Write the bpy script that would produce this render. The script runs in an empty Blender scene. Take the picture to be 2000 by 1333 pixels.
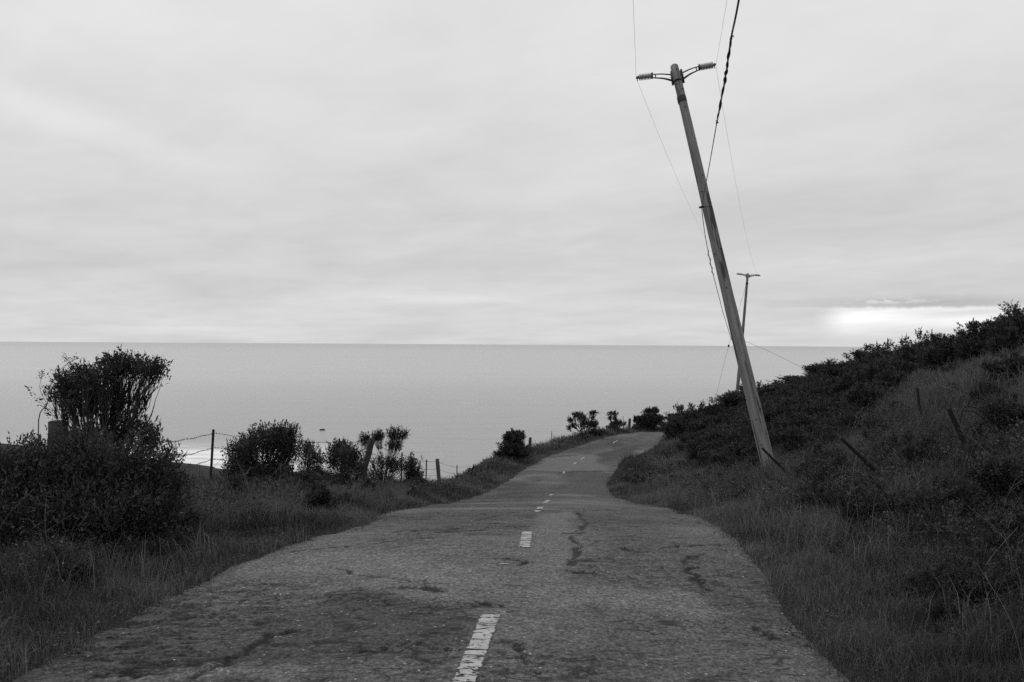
import bpy, math
import numpy as np
from mathutils import Matrix, Vector

S = bpy.context.scene
COL = S.collection
R = math.radians
rng = np.random.default_rng(7)

# ------------------------------------------------------------------ camera
EYE = np.array([0.0, 0.0, 1.7])
FPX = 1944.0                                   # focal length in photo pixels (35 mm on 36 mm, 2000 px wide)
cam_d = bpy.data.cameras.new('camera')
cam_d.sensor_width = 36.0
cam_d.lens = 35.0
cam_d.clip_start = 0.05
cam_d.clip_end = 200000.0
cam = bpy.data.objects.new('camera', cam_d)
COL.objects.link(cam)
CM = (Matrix.Rotation(R(90.0 + 0.19), 3, 'X') @ Matrix.Rotation(R(0.34), 3, 'Z'))
M4 = CM.to_4x4(); M4.translation = Vector(EYE)
cam.matrix_world = M4
S.camera = cam
CMN = np.array(CM)

# ------------------------------------------------------------------ sky, sun, exposure
S.view_settings.view_transform = 'Standard'
S.view_settings.look = 'None'
S.view_settings.exposure = 0.0
S.view_settings.gamma = 1.0
S.render.engine = 'CYCLES'
S.cycles.use_denoising = False
S.cycles.max_bounces = 5
S.cycles.diffuse_bounces = 3
S.cycles.glossy_bounces = 2
S.cycles.transparent_max_bounces = 6
S.cycles.caustics_reflective = False
S.cycles.caustics_refractive = False
SUN_EL, SUN_AZ = 46.0, -38.0                    # degrees; azimuth measured from +Y towards +X


class NT:
    """small helper to write node trees as expressions"""
    def __init__(self, tree):
        self.t = tree; self.n = tree.nodes; self.l = tree.links
    def node(self, typ, **kw):
        nd = self.n.new(typ)
        for k, v in kw.items():
            setattr(nd, k, v)
        return nd
    def put(self, sock, v):
        if isinstance(v, bpy.types.NodeSocket):
            self.l.new(v, sock)
        elif v is not None:
            sock.default_value = v
    def m(self, op, a, b=None, c=None, clamp=False):
        nd = self.node('ShaderNodeMath', operation=op); nd.use_clamp = clamp
        self.put(nd.inputs[0], a); self.put(nd.inputs[1], b); self.put(nd.inputs[2], c)
        return nd.outputs[0]
    def noise(self, vec, scale, detail=4.0, rough=0.55, dist=0.0):
        nd = self.node('ShaderNodeTexNoise')
        self.put(nd.inputs['Vector'], vec)
        nd.inputs['Scale'].default_value = scale
        nd.inputs['Detail'].default_value = detail
        nd.inputs['Roughness'].default_value = rough
        nd.inputs['Distortion'].default_value = dist
        return nd.outputs['Fac']
    def comb(self, x, y, z):
        nd = self.node('ShaderNodeCombineXYZ')
        self.put(nd.inputs[0], x); self.put(nd.inputs[1], y); self.put(nd.inputs[2], z)
        return nd.outputs[0]
    def sep(self, v):
        nd = self.node('ShaderNodeSeparateXYZ'); self.put(nd.inputs[0], v)
        return nd.outputs
    def ss(self, x, a, b):                      # smoothstep
        nd = self.node('ShaderNodeMapRange', interpolation_type='SMOOTHSTEP')
        self.put(nd.inputs[0], x); self.put(nd.inputs[1], a); self.put(nd.inputs[2], b)
        nd.inputs[3].default_value = 0.0; nd.inputs[4].default_value = 1.0
        return nd.outputs[0]
    def gauss(self, x, c, w):
        u = self.m('DIVIDE', self.m('SUBTRACT', x, c), w)
        return self.m('EXPONENT', self.m('MULTIPLY', self.m('MULTIPLY', u, u), -1.0))
    def mix(self, f, a, b):
        nd = self.node('ShaderNodeMix', data_type='FLOAT')
        self.put(nd.inputs[0], f); self.put(nd.inputs[2], a); self.put(nd.inputs[3], b)
        return nd.outputs[0]


W = bpy.data.worlds.new('World')
S.world = W
W.use_nodes = True
w = NT(W.node_tree)
w.n.clear()
sky = w.node('ShaderNodeTexSky', sky_type='NISHITA')
sky.sun_disc = False
sky.sun_elevation = R(SUN_EL)
sky.sun_rotation = R(SUN_AZ)
bw = w.node('ShaderNodeRGBToBW')
w.l.new(sky.outputs[0], bw.inputs[0])
tc = w.node('ShaderNodeTexCoord')
dx, dy, dz = w.sep(tc.outputs['Generated'])
el = w.m('MULTIPLY', w.m('ARCSINE', dz), 180 / math.pi)              # degrees
az = w.m('MULTIPLY', w.m('ARCTAN2', dx, dy), 180 / math.pi)
elc = w.m('MAXIMUM', el, 0.0)
# overcast deck, seen in perspective
den = w.m('ADD', w.m('MAXIMUM', dz, 0.0), 0.10)
u = w.m('DIVIDE', dx, den); v = w.m('DIVIDE', dy, den)
deck = w.comb(w.m('ADD', w.m('MULTIPLY', u, 0.9), w.m('MULTIPLY', v, 0.25)), w.m('MULTIPLY', v, 0.75), 0.0)
n1 = w.noise(deck, 1.15, 5.0, 0.52, 0.35)
n2 = w.noise(deck, 3.6, 5.0, 0.55, 0.5)
# long low streaks near the horizon
strk = w.comb(w.m('MULTIPLY', az, 0.055), w.m('MULTIPLY', el, 0.55), 3.0)
n3 = w.noise(strk, 1.0, 5.0, 0.55, 0.4)
low = w.m('SUBTRACT', 1.0, w.ss(el, 2.0, 9.0))
base = w.mix(w.ss(el, 3.0, 20.0), 6.35, 7.75)
base = w.mix(w.ss(el, 20.0, 80.0), base, 7.9)
base = w.m('ADD', base, w.m('MULTIPLY', w.gauss(el, 1.2, 2.6), 0.35))
var = w.m('ADD', w.m('MULTIPLY', w.m('SUBTRACT', n1, 0.5), 2.3), w.m('MULTIPLY', w.m('SUBTRACT', n2, 0.5), 1.0))
var = w.m('ADD', var, w.m('MULTIPLY', w.m('MULTIPLY', w.m('SUBTRACT', n3, 0.5), low), 1.9))
cl = w.m('ADD', base, var)
# thin distant bank of cloud on the left, its top a soft line
bank = w.m('MULTIPLY', w.ss(el, 0.0, 0.5), w.m('SUBTRACT', 1.0, w.ss(el, w.m('ADD', 0.62, w.m('MULTIPLY', w.noise(w.comb(az, 0.0, 0.0), 0.8, 3.0), 0.35)), 0.95)))
bank = w.m('MULTIPLY', bank, w.gauss(az, -19.0, 7.0))
cl = w.m('ADD', cl, w.m('MULTIPLY', bank, 0.55))
# bright streak at mid distance
cl = w.m('ADD', cl, w.m('MULTIPLY', w.m('MULTIPLY', w.gauss(az, -3.0, 5.0), w.gauss(el, 2.55, 0.3)), w.m('MULTIPLY', n3, 1.6)))
# soft bright streak upper left
t_ = w.m('SUBTRACT', w.m('SUBTRACT', el, 11.5), w.m('MULTIPLY', w.m('ADD', az, 24.0), -0.28))
cl = w.m('ADD', cl, w.m('MULTIPLY', w.m('MULTIPLY', w.gauss(t_, 0.0, 0.9), w.gauss(az, -24.0, 8.0)), 0.6))
# opening in the cloud low on the right
edge = w.m('ADD', 2.12, w.m('MULTIPLY', w.m('SUBTRACT', w.noise(w.comb(az, 1.0, 0.0), 0.9, 3.0), 0.5), 0.35))
under = w.m('SUBTRACT', 1.0, w.ss(el, w.m('SUBTRACT', edge, 0.10), edge))
opn = w.m('MULTIPLY', w.m('MULTIPLY', under, w.gauss(el, 1.9, 1.0)), w.m('MULTIPLY', w.ss(az, 16.6, 19.0), w.m('SUBTRACT', 1.0, w.ss(az, 31.0, 45.0))))
opn = w.m('MULTIPLY', opn, w.m('ADD', 0.25, w.m('MULTIPLY', w.ss(n3, 0.3, 0.65), 0.95)))
cl = w.m('ADD', cl, w.m('MULTIPLY', opn, 4.6))
# darker cloud sitting on the opening, with a few holes
dk = w.m('MULTIPLY', w.m('MULTIPLY', w.ss(el, edge, w.m('ADD', edge, 0.08)), w.m('SUBTRACT', 1.0, w.ss(el, w.m('ADD', edge, 0.25), w.m('ADD', edge, w.m('MULTIPLY', n3, 2.0))))), w.gauss(az, 23.0, 6.0))
cl = w.m('SUBTRACT', cl, w.m('MULTIPLY', dk, 1.7))
hole = w.m('MULTIPLY', w.m('MULTIPLY', w.gauss(el, 2.45, 0.13), w.gauss(az, 20.8, 2.0)), w.ss(w.noise(w.comb(az, w.m('MULTIPLY', el, 4.0), 9.0), 1.3, 3.0), 0.48, 0.62))
cl = w.m('ADD', cl, w.m('MULTIPLY', hole, 2.0))
tot = w.m('ADD', w.m('MULTIPLY', cl, 0.97), w.m('MULTIPLY', w.m('MINIMUM', bw.outputs[0], 8.0), 0.03))
bg = w.node('ShaderNodeBackground')
w.l.new(tot, bg.inputs[0])
bg.inputs[1].default_value = 0.10
wo = w.node('ShaderNodeOutputWorld')
w.l.new(bg.outputs[0], wo.inputs[0])

sun_d = bpy.data.lights.new('sun', 'SUN')
sun_d.energy = 0.5
sun_d.angle = R(35)
sun_d.color = (1, 1, 1)
sun = bpy.data.objects.new('sun', sun_d)
COL.objects.link(sun)
sd = Vector((math.sin(R(SUN_AZ)) * math.cos(R(SUN_EL)), math.cos(R(SUN_AZ)) * math.cos(R(SUN_EL)), math.sin(R(SUN_EL))))
sun.rotation_euler = sd.to_track_quat('Z', 'Y').to_euler()


# ------------------------------------------------------------------ helpers
def ray(px, py):
    c = np.stack([(np.asarray(px, float) - 1000.0) / FPX, -(np.asarray(py, float) - 666.5) / FPX, -np.ones_like(np.asarray(px, float) * 1.0)], -1)
    return c @ CMN.T


def P(px, py, d):
    """the point seen at photo pixel (px, py) at d metres ahead"""
    r = ray(px, py)
    return EYE + r * (d / r[..., 1:2] if r.ndim > 1 else d / r[1])


def _hash(ix, iy, seed):
    h = (ix.astype(np.int64) * 374761393 + iy.astype(np.int64) * 668265263 + seed * 1442695041) & 0xffffffff
    h = ((h ^ (h >> 13)) * 1274126177) & 0xffffffff
    return ((h ^ (h >> 16)) & 0xffffff) / float(0xffffff)


def vnoise(x, y, seed=0):
    x = np.asarray(x, float); y = np.asarray(y, float)
    ix = np.floor(x); iy = np.floor(y)
    fx = x - ix; fy = y - iy
    fx = fx * fx * (3 - 2 * fx); fy = fy * fy * (3 - 2 * fy)
    a = _hash(ix, iy, seed); b = _hash(ix + 1, iy, seed)
    c = _hash(ix, iy + 1, seed); d = _hash(ix + 1, iy + 1, seed)
    return (a * (1 - fx) + b * fx) * (1 - fy) + (c * (1 - fx) + d * fx) * fy


def fbm(x, y, oct=4, seed=0):
    s = 0; a = 0.5; tot = 0
    for i in range(oct):
        s = s + a * vnoise(np.asarray(x) * 2 ** i + 13.7 * i, np.asarray(y) * 2 ** i - 7.1 * i, seed + i); tot += a; a *= 0.5
    return s / tot


def sstep(x, a, b):
    t = np.clip((x - a) / (b - a), 0, 1)
    return t * t * (3 - 2 * t)


def mesh(name, V, faces, mat=None, smooth=True, attrs=None):
    """faces: list of integer arrays (n,3) / (n,4)"""
    me = bpy.data.meshes.new(name)
    V = np.ascontiguousarray(V, dtype=np.float32)
    faces = [np.asarray(f, dtype=np.int32) for f in faces if len(f)]
    loops = np.concatenate([f.ravel() for f in faces])
    lens = np.concatenate([np.full(len(f), f.shape[1], dtype=np.int32) for f in faces])
    starts = np.concatenate([[0], np.cumsum(lens)[:-1]]).astype(np.int32)
    me.vertices.add(len(V)); me.vertices.foreach_set('co', V.ravel())
    me.loops.add(len(loops)); me.loops.foreach_set('vertex_index', loops)
    me.polygons.add(len(lens)); me.polygons.foreach_set('loop_start', starts)
    me.polygons.foreach_set('loop_total', lens)
    me.polygons.foreach_set('use_smooth', np.full(len(lens), smooth))
    for k, a in (attrs or {}).items():
        at = me.attributes.new(k, 'FLOAT', 'POINT')
        at.data.foreach_set('value', np.ascontiguousarray(a, dtype=np.float32))
    me.update(); me.validate()
    if mat: me.materials.append(mat)
    return me


def link(name, me, parent=None, loc=None):
    o = bpy.data.objects.new(name, me)
    COL.objects.link(o)
    if parent: o.parent = parent
    if loc is not None: o.location = Vector([float(c) for c in loc])
    return o


def tag(o, label=None, cat=None, group=None, kind=None):
    if label: o['label'] = label
    if cat: o['category'] = cat
    if group: o['group'] = group
    if kind: o['kind'] = kind
    return o


class MB:
    """collects tubes, boxes and so on into one mesh"""
    def __init__(self):
        self.V = []; self.Q = []; self.T = []; self.A = []; self.n = 0
    def add(self, V, Q=None, T=None, a=0.0):
        V = np.asarray(V, float)
        if Q is not None and len(Q): self.Q.append(np.asarray(Q) + self.n)
        if T is not None and len(T): self.T.append(np.asarray(T) + self.n)
        self.V.append(V); self.A.append(np.full(len(V), a) if np.isscalar(a) else np.asarray(a))
        self.n += len(V)
        return self
    def tube(self, pts, rad, sides=6, cap=True, a=0.0):
        pts = np.asarray(pts, float); n = len(pts)
        rad = np.full(n, rad) if np.isscalar(rad) else np.asarray(rad, float)
        tg = np.gradient(pts, axis=0)
        tg /= np.linalg.norm(tg, axis=1, keepdims=True) + 1e-9
        ref = np.array([0, 0, 1.0]) if abs(tg[:, 2]).mean() < 0.8 else np.array([1.0, 0, 0])
        e1 = np.cross(tg, ref); e1 /= np.linalg.norm(e1, axis=1, keepdims=True) + 1e-9
        e2 = np.cross(tg, e1)
        th = np.arange(sides) * 2 * math.pi / sides
        V = pts[:, None] + rad[:, None, None] * (np.cos(th)[None, :, None] * e1[:, None] + np.sin(th)[None, :, None] * e2[:, None])
        V = V.reshape(-1, 3)
        i = np.arange(n - 1)[:, None] * sides; j = np.arange(sides)[None]; k = (j + 1) % sides
        Q = np.stack([i + j, i + k, i + sides + k, i + sides + j], -1).reshape(-1, 4)
        T = None
        if cap:
            V = np.concatenate([V, pts[:1], pts[-1:]])
            c0 = n * sides; jj = np.arange(sides); kk = (jj + 1) % sides
            T = np.concatenate([np.stack([np.full(sides, c0), kk, jj], -1),
                                np.stack([np.full(sides, c0 + 1), (n - 1) * sides + jj, (n - 1) * sides + kk], -1)])
        return self.add(V, Q, T, a)
    def box(self, c, ax, ay, az_, a=0.0):
        c = np.asarray(c, float); ax, ay, az_ = (np.asarray(q, float) for q in (ax, ay, az_))
        V = np.array([c + i * ax + j * ay + k * az_ for i in (-1, 1) for j in (-1, 1) for k in (-1, 1)])
        Q = [[0, 1, 3, 2], [4, 6, 7, 5], [0, 4, 5, 1], [2, 3, 7, 6], [0, 2, 6, 4], [1, 5, 7, 3]]
        return self.add(V, Q, None, a)
    def build(self, name, mat, smooth=True, off=None, attr='tint'):
        V = np.concatenate(self.V)
        if off is not None: V = V - np.asarray(off)
        f = []
        if self.Q: f.append(np.concatenate(self.Q))
        if self.T: f.append(np.concatenate(self.T))
        return mesh(name, V, f, mat, smooth, {attr: np.concatenate(self.A)})


def cat_rom(pts, n):
    pts = np.asarray(pts, float)
    p = np.concatenate([2 * pts[:1] - pts[1:2], pts, 2 * pts[-1:] - pts[-2:-1]])
    m = len(pts) - 1
    t = np.linspace(0, m, n); i = np.minimum(t.astype(int), m - 1); f = (t - i)[:, None]
    a, b, c, d = p[i], p[i + 1], p[i + 2], p[i + 3]
    return 0.5 * (2 * b + (c - a) * f + (2 * a - 5 * b + 4 * c - d) * f ** 2 + (3 * b - a - 3 * c + d) * f ** 3)


# ------------------------------------------------------------------ materials (all greys: the photograph is black and white)
def mat_new(name):
    m = bpy.data.materials.new(name); m.use_nodes = True
    t = NT(m.node_tree); t.n.clear()
    out = t.node('ShaderNodeOutputMaterial')
    return m, t, out


def attr(t, name):
    a = t.node('ShaderNodeAttribute'); a.attribute_name = name
    return a.outputs['Fac']


def principled(t, out, col, rough=0.8, spec=0.3, normal=None):
    b = t.node('ShaderNodeBsdfPrincipled')
    t.put(b.inputs['Base Color'], col if not isinstance(col, float) else (col, col, col, 1))
    t.put(b.inputs['Roughness'], rough)
    b.inputs['Specular IOR Level'].default_value = spec
    if normal is not None: t.l.new(normal, b.inputs['Normal'])
    t.l.new(b.outputs[0], out.inputs[0])
    return b


def bump(t, h, strength=0.5, dist=0.02):
    b = t.node('ShaderNodeBump')
    b.inputs['Strength'].default_value = strength; b.inputs['Distance'].default_value = dist
    t.l.new(h, b.inputs['Height'])
    return b.outputs[0]


def leaf_mat(name, lo, hi, trans=0.25, rough=0.55, spec=0.25):
    m, t, out = mat_new(name)
    c = t.mix(attr(t, 'tint'), lo, hi)
    b = t.node('ShaderNodeBsdfPrincipled')
    t.put(b.inputs['Base Color'], c); b.inputs['Roughness'].default_value = rough
    b.inputs['Specular IOR Level'].default_value = spec
    tr = t.node('ShaderNodeBsdfTranslucent'); t.put(tr.inputs[0], c)
    mx = t.node('ShaderNodeMixShader'); mx.inputs[0].default_value = trans
    t.l.new(b.outputs[0], mx.inputs[1]); t.l.new(tr.outputs[0], mx.inputs[2])
    t.l.new(mx.outputs[0], out.inputs[0])
    return m


M_LEAF = leaf_mat('shrub leaf', 0.018, 0.125)
M_GRASS = leaf_mat('grass blade', 0.026, 0.23, 0.3)
M_WEED = leaf_mat('weed leaf', 0.02, 0.17, 0.25)


def bark_mat(name, lo, hi):
    m, t, out = mat_new(name)
    tcn = t.node('ShaderNodeTexCoord')
    n = t.noise(tcn.outputs['Object'], 30.0, 3.0)
    principled(t, out, t.mix(n, lo, hi), 0.85, 0.2, bump(t, n, 0.4, 0.003))
    return m


M_BARK = bark_mat('shrub bark', 0.02, 0.07)
M_STALK = bark_mat('dry stalk', 0.05, 0.14)


def wood_mat(name, lo, hi, zs=1.2):
    m, t, out = mat_new(name)
    tcn = t.node('ShaderNodeTexCoord')
    x, y, z = t.sep(tcn.outputs['Object'])
    v = t.comb(x, y, t.m('MULTIPLY', z, 0.035))
    g = t.ss(t.noise(v, 20.0, 5.0, 0.65), 0.22, 0.78)
    v2 = t.comb(x, y, t.m('MULTIPLY', z, 0.3))
    blot = t.noise(v2, 3.2, 4.0, 0.6)
    crack = t.ss(t.noise(t.comb(x, y, t.m('MULTIPLY', z, 0.05)), 15.0, 2.0), 0.57, 0.62)
    knot = t.node('ShaderNodeTexVoronoi'); knot.inputs['Scale'].default_value = 2.2
    t.l.new(tcn.outputs['Object'], knot.inputs['Vector'])
    kn = t.m('SUBTRACT', 1.0, t.ss(knot.outputs['Distance'], 0.05, 0.11))
    c = t.mix(t.m('ADD', t.m('MULTIPLY', g, 0.6), t.m('MULTIPLY', blot, 0.55)), lo, hi)
    c = t.mix(t.m('MAXIMUM', t.m('MULTIPLY', crack, 0.75), t.m('MULTIPLY', kn, 0.6)), c, lo * 0.35)
    h = t.m('SUBTRACT', g, t.m('MULTIPLY', crack, 1.2))
    principled(t, out, c, 0.85, 0.2, bump(t, h, 0.6, 0.006))
    return m


M_POLE = wood_mat('weathered pole wood', 0.035, 0.27)
M_POST = wood_mat('old fence post wood', 0.015, 0.075)
M_PALEPOST = wood_mat('pale fence post wood', 0.03, 0.15)


def plain(name, lo, hi, rough=0.6, scale=25.0, spec=0.3):
    m, t, out = mat_new(name)
    tcn = t.node('ShaderNodeTexCoord')
    n = t.noise(tcn.outputs['Object'], scale, 3.0)
    principled(t, out, t.mix(n, lo, hi), rough, spec)
    return m


M_STEEL = plain('rusty dark steel', 0.006, 0.020, 0.8)
M_BRKT = plain('dark galvanised bracket', 0.03, 0.09, 0.5)
M_WIRE = plain('dull wire', 0.05, 0.10, 0.6)
M_CABLE = plain('black cable sheath', 0.012, 0.03, 0.6)
M_INS = plain('grey polymer insulator', 0.30, 0.40, 0.4, 8.0)
M_STONE = plain('pale stone', 0.18, 0.4, 0.9, 40.0)
M_DARKROCK = plain('dark rock', 0.03, 0.08, 0.9, 6.0)

# ------------------------------------------------------------------ road line and ground heights
#        y, left edge x, right edge x, height
RT = [(-25, -2.4, 1.75, 0.0), (-8, -2.5, 1.72, 0.0), (2, -2.55, 1.70, 0.0), (5, -2.52, 1.71, 0.0), (6.1, -2.38, 1.84, 0.0), (7.7, -2.06, 1.96, -0.01),
      (9.6, -1.84, 2.12, -0.11), (12, -1.76, 2.36, -0.41), (15, -1.68, 2.6, -0.80), (20, -1.5, 2.85, -1.50), (25, -1.3, 3.0, -2.20),
      (30, -1.08, 3.16, -2.84), (36, -0.65, 3.5, -3.48), (41, -0.21, 4.0, -3.90), (46, 0.4, 4.85, -4.15), (55, 1.84, 6.65, -4.55),
      (65, 4.6, 9.4, -4.85)]
LP = [(a[1], a[0], a[3]) for a in RT] + [(7.7, 75, -5.1), (12.2, 82.3, -5.4), (20, 87, -5.7), (32, 90.5, -6.0), (60, 94, -6.6), (120, 98, -8)]
RP = [(a[2], a[0], a[3]) for a in RT] + [(11.6, 73.4, -5.1), (15.2, 78.8, -5.4), (22.3, 82, -5.7), (33, 85.3, -6.0), (61, 89, -6.6), (121, 93, -8)]
NSEG = 900
Lc = cat_rom(LP, NSEG); Rc = cat_rom(RP, NSEG)
Cc = (Lc + Rc) / 2
HW = np.linalg.norm((Lc - Rc)[:, :2], axis=1) / 2
TG = np.gradient(Cc[:, :2], axis=0); TG /= np.linalg.norm(TG, axis=1, keepdims=True)
NR = np.stack([TG[:, 1], -TG[:, 0]], -1)                 # to the right
SL = np.concatenate([[0], np.cumsum(np.linalg.norm(np.diff(Cc[:, :2], axis=0), axis=1))])
SL -= np.interp(0.0, Cc[:600, 1], SL[:600])              # arc length, 0 beside the camera

CLIFF = np.array([(-900, 900), (-300, 520), (-76, 222), (-31, 122), (-14, 72), (-6.6, 48), (-3.2, 54), (-0.2, 63), (3.5, 75.5), (8.2, 85),
                  (14.5, 91), (26, 95), (50, 99), (110, 106), (400, 160), (900, 300)], float)
LAND = np.concatenate([CLIFF, [(900, -300), (-900, -300)]])


def seg_dist(x, y, poly):
    d = np.full(x.shape, 1e9)
    for a, b in zip(poly[:-1], poly[1:]):
        ab = b - a; t = np.clip(((x - a[0]) * ab[0] + (y - a[1]) * ab[1]) / (ab @ ab), 0, 1)
        d = np.minimum(d, np.hypot(x - a[0] - t * ab[0], y - a[1] - t * ab[1]))
    return d


def inside(x, y, poly):
    r = np.zeros(x.shape, bool)
    for a, b in zip(poly, np.roll(poly, -1, 0)):
        c = ((a[1] > y) != (b[1] > y))
        xi = (b[0] - a[0]) * (y - a[1]) / (b[1] - a[1] + 1e-12) + a[0]
        r ^= c & (x < xi)
    return r


def road_coords(x, y):
    """index of the nearest road station and signed distance (right positive)"""
    x = np.asarray(x, float).ravel(); y = np.asarray(y, float).ravel()
    idx = np.empty(len(x), int)
    C2 = Cc[::3, :2]
    for s in range(0, len(x), 20000):
        d = (x[s:s + 20000, None] - C2[None, :, 0]) ** 2 + (y[s:s + 20000, None] - C2[None, :, 1]) ** 2
        idx[s:s + 20000] = d.argmin(1) * 3
    for _ in range(2):                                   # refine
        dd = ((x - Cc[idx, 0]) * TG[idx, 0] + (y - Cc[idx, 1]) * TG[idx, 1])
        st = np.linalg.norm(Cc[np.minimum(idx + 1, NSEG - 1), :2] - Cc[np.maximum(idx - 1, 0), :2], axis=1) / 2 + 1e-9
        idx = np.clip(idx + np.clip(np.round(dd / st), -2, 2).astype(int), 0, NSEG - 1)
    s = (x - Cc[idx, 0]) * NR[idx, 0] + (y - Cc[idx, 1]) * NR[idx, 1]
    dist = np.hypot(x - Cc[idx, 0], y - Cc[idx, 1])
    s = np.where(np.abs(s) < dist - 0.5, np.sign(s + 1e-9) * dist, s)
    return idx, s


PV = np.array([-1, 0, 0.5, 1.2, 2.2, 4.0, 8.0, 11.0, 14.0, 20.0, 60.0, 400])
PZ = np.array([0, 0.0, 0.04, 0.16, 0.55, 1.32, 3.0, 4.2, 4.75, 4.7, 3.0, 0])


def ground(x, y, fine=True, full=False):
    x = np.asarray(x, float); y = np.asarray(y, float); shp = x.shape
    x = x.ravel(); y = y.ravel()
    idx, s = road_coords(x, y)
    zr = Cc[idx, 2]; hw = HW[idx]; t = SL[idx]
    vr = s - hw; ul = -s - hw
    # right: verge, then bank, then a rounded top
    v = vr + 0.0
    zR = zr + np.interp(v, PV, PZ)
    zR = zR + 0.65 * np.exp(-((t - 43.5) / 3.8) ** 2) * sstep(v, 0.02, 0.5) * (1 - sstep(v, 0.6, 3.0))     # cut bank on the inside of the bend
    rough = fbm(x * 0.55, y * 0.55, 3, 5) - 0.5
    zR = zR + rough * 0.85 * sstep(v, 1.0, 4.0)
    # left: verge, low berm, then the field falling to the cliff
    berm = zr + np.interp(ul, [-1, 0, 0.5, 1.5, 3, 6], [0, 0.0, 0.03, 0.12, 0.2, 0.2])
    plane = 1.4 - 0.092 * np.maximum(x, -72) - 0.154 * y
    u0 = np.interp(t, [22, 30, 36, 42, 50], [2.8, 1.5, 0.9, 1.1, 1.8]); bl_ = sstep(ul, u0, u0 + np.interp(t, [22, 30, 36], [6.0, 3.6, 2.6]))
    zL = berm * (1 - bl_) + np.minimum(plane, berm + 0.6) * bl_
    zL = zL + rough * 0.3 * sstep(ul, 0.8, 3.0) + (fbm(x * 0.06, y * 0.06, 3, 9) - 0.5) * 2.0 * sstep(ul, 10, 40)
    z = np.where(s > 0, zR, zL)
    # under the road surface the ground sits a little lower
    inroad = 1 - sstep(np.maximum(vr, ul), -0.18, 0.03)
    z = z - 0.07 * inroad
    # cliff
    out = ~inside(x, y, LAND)
    d = seg_dist(x, y, CLIFF)
    z = np.where(out, z - d * 0.95 - (fbm(x * 0.1, y * 0.1, 3, 3) - 0.5) * np.minimum(d, 8) * 0.8, z)
    z = np.maximum(z, -46)
    if fine:
        z = z + (fbm(x * 2.3, y * 2.3, 3, 21) - 0.5) * 0.10 * sstep(np.maximum(vr, ul), 0.1, 0.8)
    if full:
        return z.reshape(shp), idx.reshape(shp), vr.reshape(shp), ul.reshape(shp), t.reshape(shp), out.reshape(shp)
    return z.reshape(shp)


def hit(px, py, dmin=3.0, dmax=130.0):
    """where the sight line through a photo pixel first meets the ground"""
    r = ray(px, py)
    d = np.geomspace(dmin, dmax, 1400)
    p = EYE[None] + r[None] * (d / r[1])[:, None]
    g = ground(p[:, 0], p[:, 1])
    b = np.nonzero(p[:, 2] <= g)[0]
    i = b[0] if len(b) else len(d) - 1
    q = p[i].copy(); q[2] = g[i]
    return q


def crest(px, dmin=10, dmax=85):
    """the ground point that forms the skyline in a photo column"""
    r = ray(px, 700.0)
    d = np.linspace(dmin, dmax, 500)
    X = EYE[0] + r[0] * d / r[1]; Y = d
    g = ground(X, Y)
    i = ((g - EYE[2]) / d).argmax()
    return np.array([X[i], Y[i], g[i]])


# ------------------------------------------------------------------ ground sheet
def axis(parts):
    return np.unique(np.concatenate([np.arange(a, b, s) for a, b, s in parts]))


gx = axis([(-900, -200, 25), (-200, -60, 6), (-60, -16, 1.5), (-16, -6, 0.4), (-6, 10, 0.2), (10, 24, 0.4), (24, 60, 2), (60, 200, 10), (200, 901, 50)])
gy = axis([(-300, -30, 30), (-30, 0, 2), (0, 14, 0.2), (14, 50, 0.4), (50, 100, 0.6), (100, 260, 4), (260, 1000, 20)])
X, Y = np.meshgrid(gx, gy)
Z, GI, GV, GU, GT, GO = ground(X, Y, full=True)
nx, ny = len(gx), len(gy)
i = np.arange(ny - 1)[:, None] * nx; j = np.arange(nx - 1)[None]
Q = np.stack([i + j, i + j + 1, i + nx + j + 1, i + nx + j], -1).reshape(-1, 4)
m, t, out = mat_new('soil and low growth')
geo = t.node('ShaderNodeNewGeometry')
pos = geo.outputs['Position']
na = t.noise(pos, 0.35, 6.0, 0.65); nb = t.noise(pos, 9.0, 5.0, 0.7)
nc_ = t.noise(pos, 55.0, 4.0, 0.75)
c = t.mix(t.m('MULTIPLY', t.m('ADD', na, nb), 0.5), 0.0, 0.085)
c = t.m('MULTIPLY', c, t.m('ADD', 0.2, t.m('MULTIPLY', t.ss(nc_, 0.3, 0.7), 1.4)))
principled(t, out, c, 0.95, 0.1, bump(t, t.m('ADD', nb, t.m('MULTIPLY', nc_, 0.5)), 0.9, 0.06))
gnd = link('ground', mesh('ground', np.stack([X, Y, Z], -1).reshape(-1, 3), [Q], m))
tag(gnd, kind='structure')

# ------------------------------------------------------------------ sea
m, t, out = mat_new('grey sea water')
geo = t.node('ShaderNodeNewGeometry')
x, y, z = t.sep(geo.outputs['Position'])
ps = t.comb(t.m('MULTIPLY', x, 0.35), y, 0.0)
w1 = t.noise(ps, 0.035, 4.0, 0.6, 0.3)
w2 = t.noise(ps, 0.22, 4.0, 0.65)
w3 = t.noise(t.comb(t.m('MULTIPLY', x, 0.12), y, 0.0), 0.006, 3.0, 0.5)
hgt = t.m('ADD', t.m('MULTIPLY', w1, 3.0), t.m('MULTIPLY', w2, 1.2))
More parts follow.
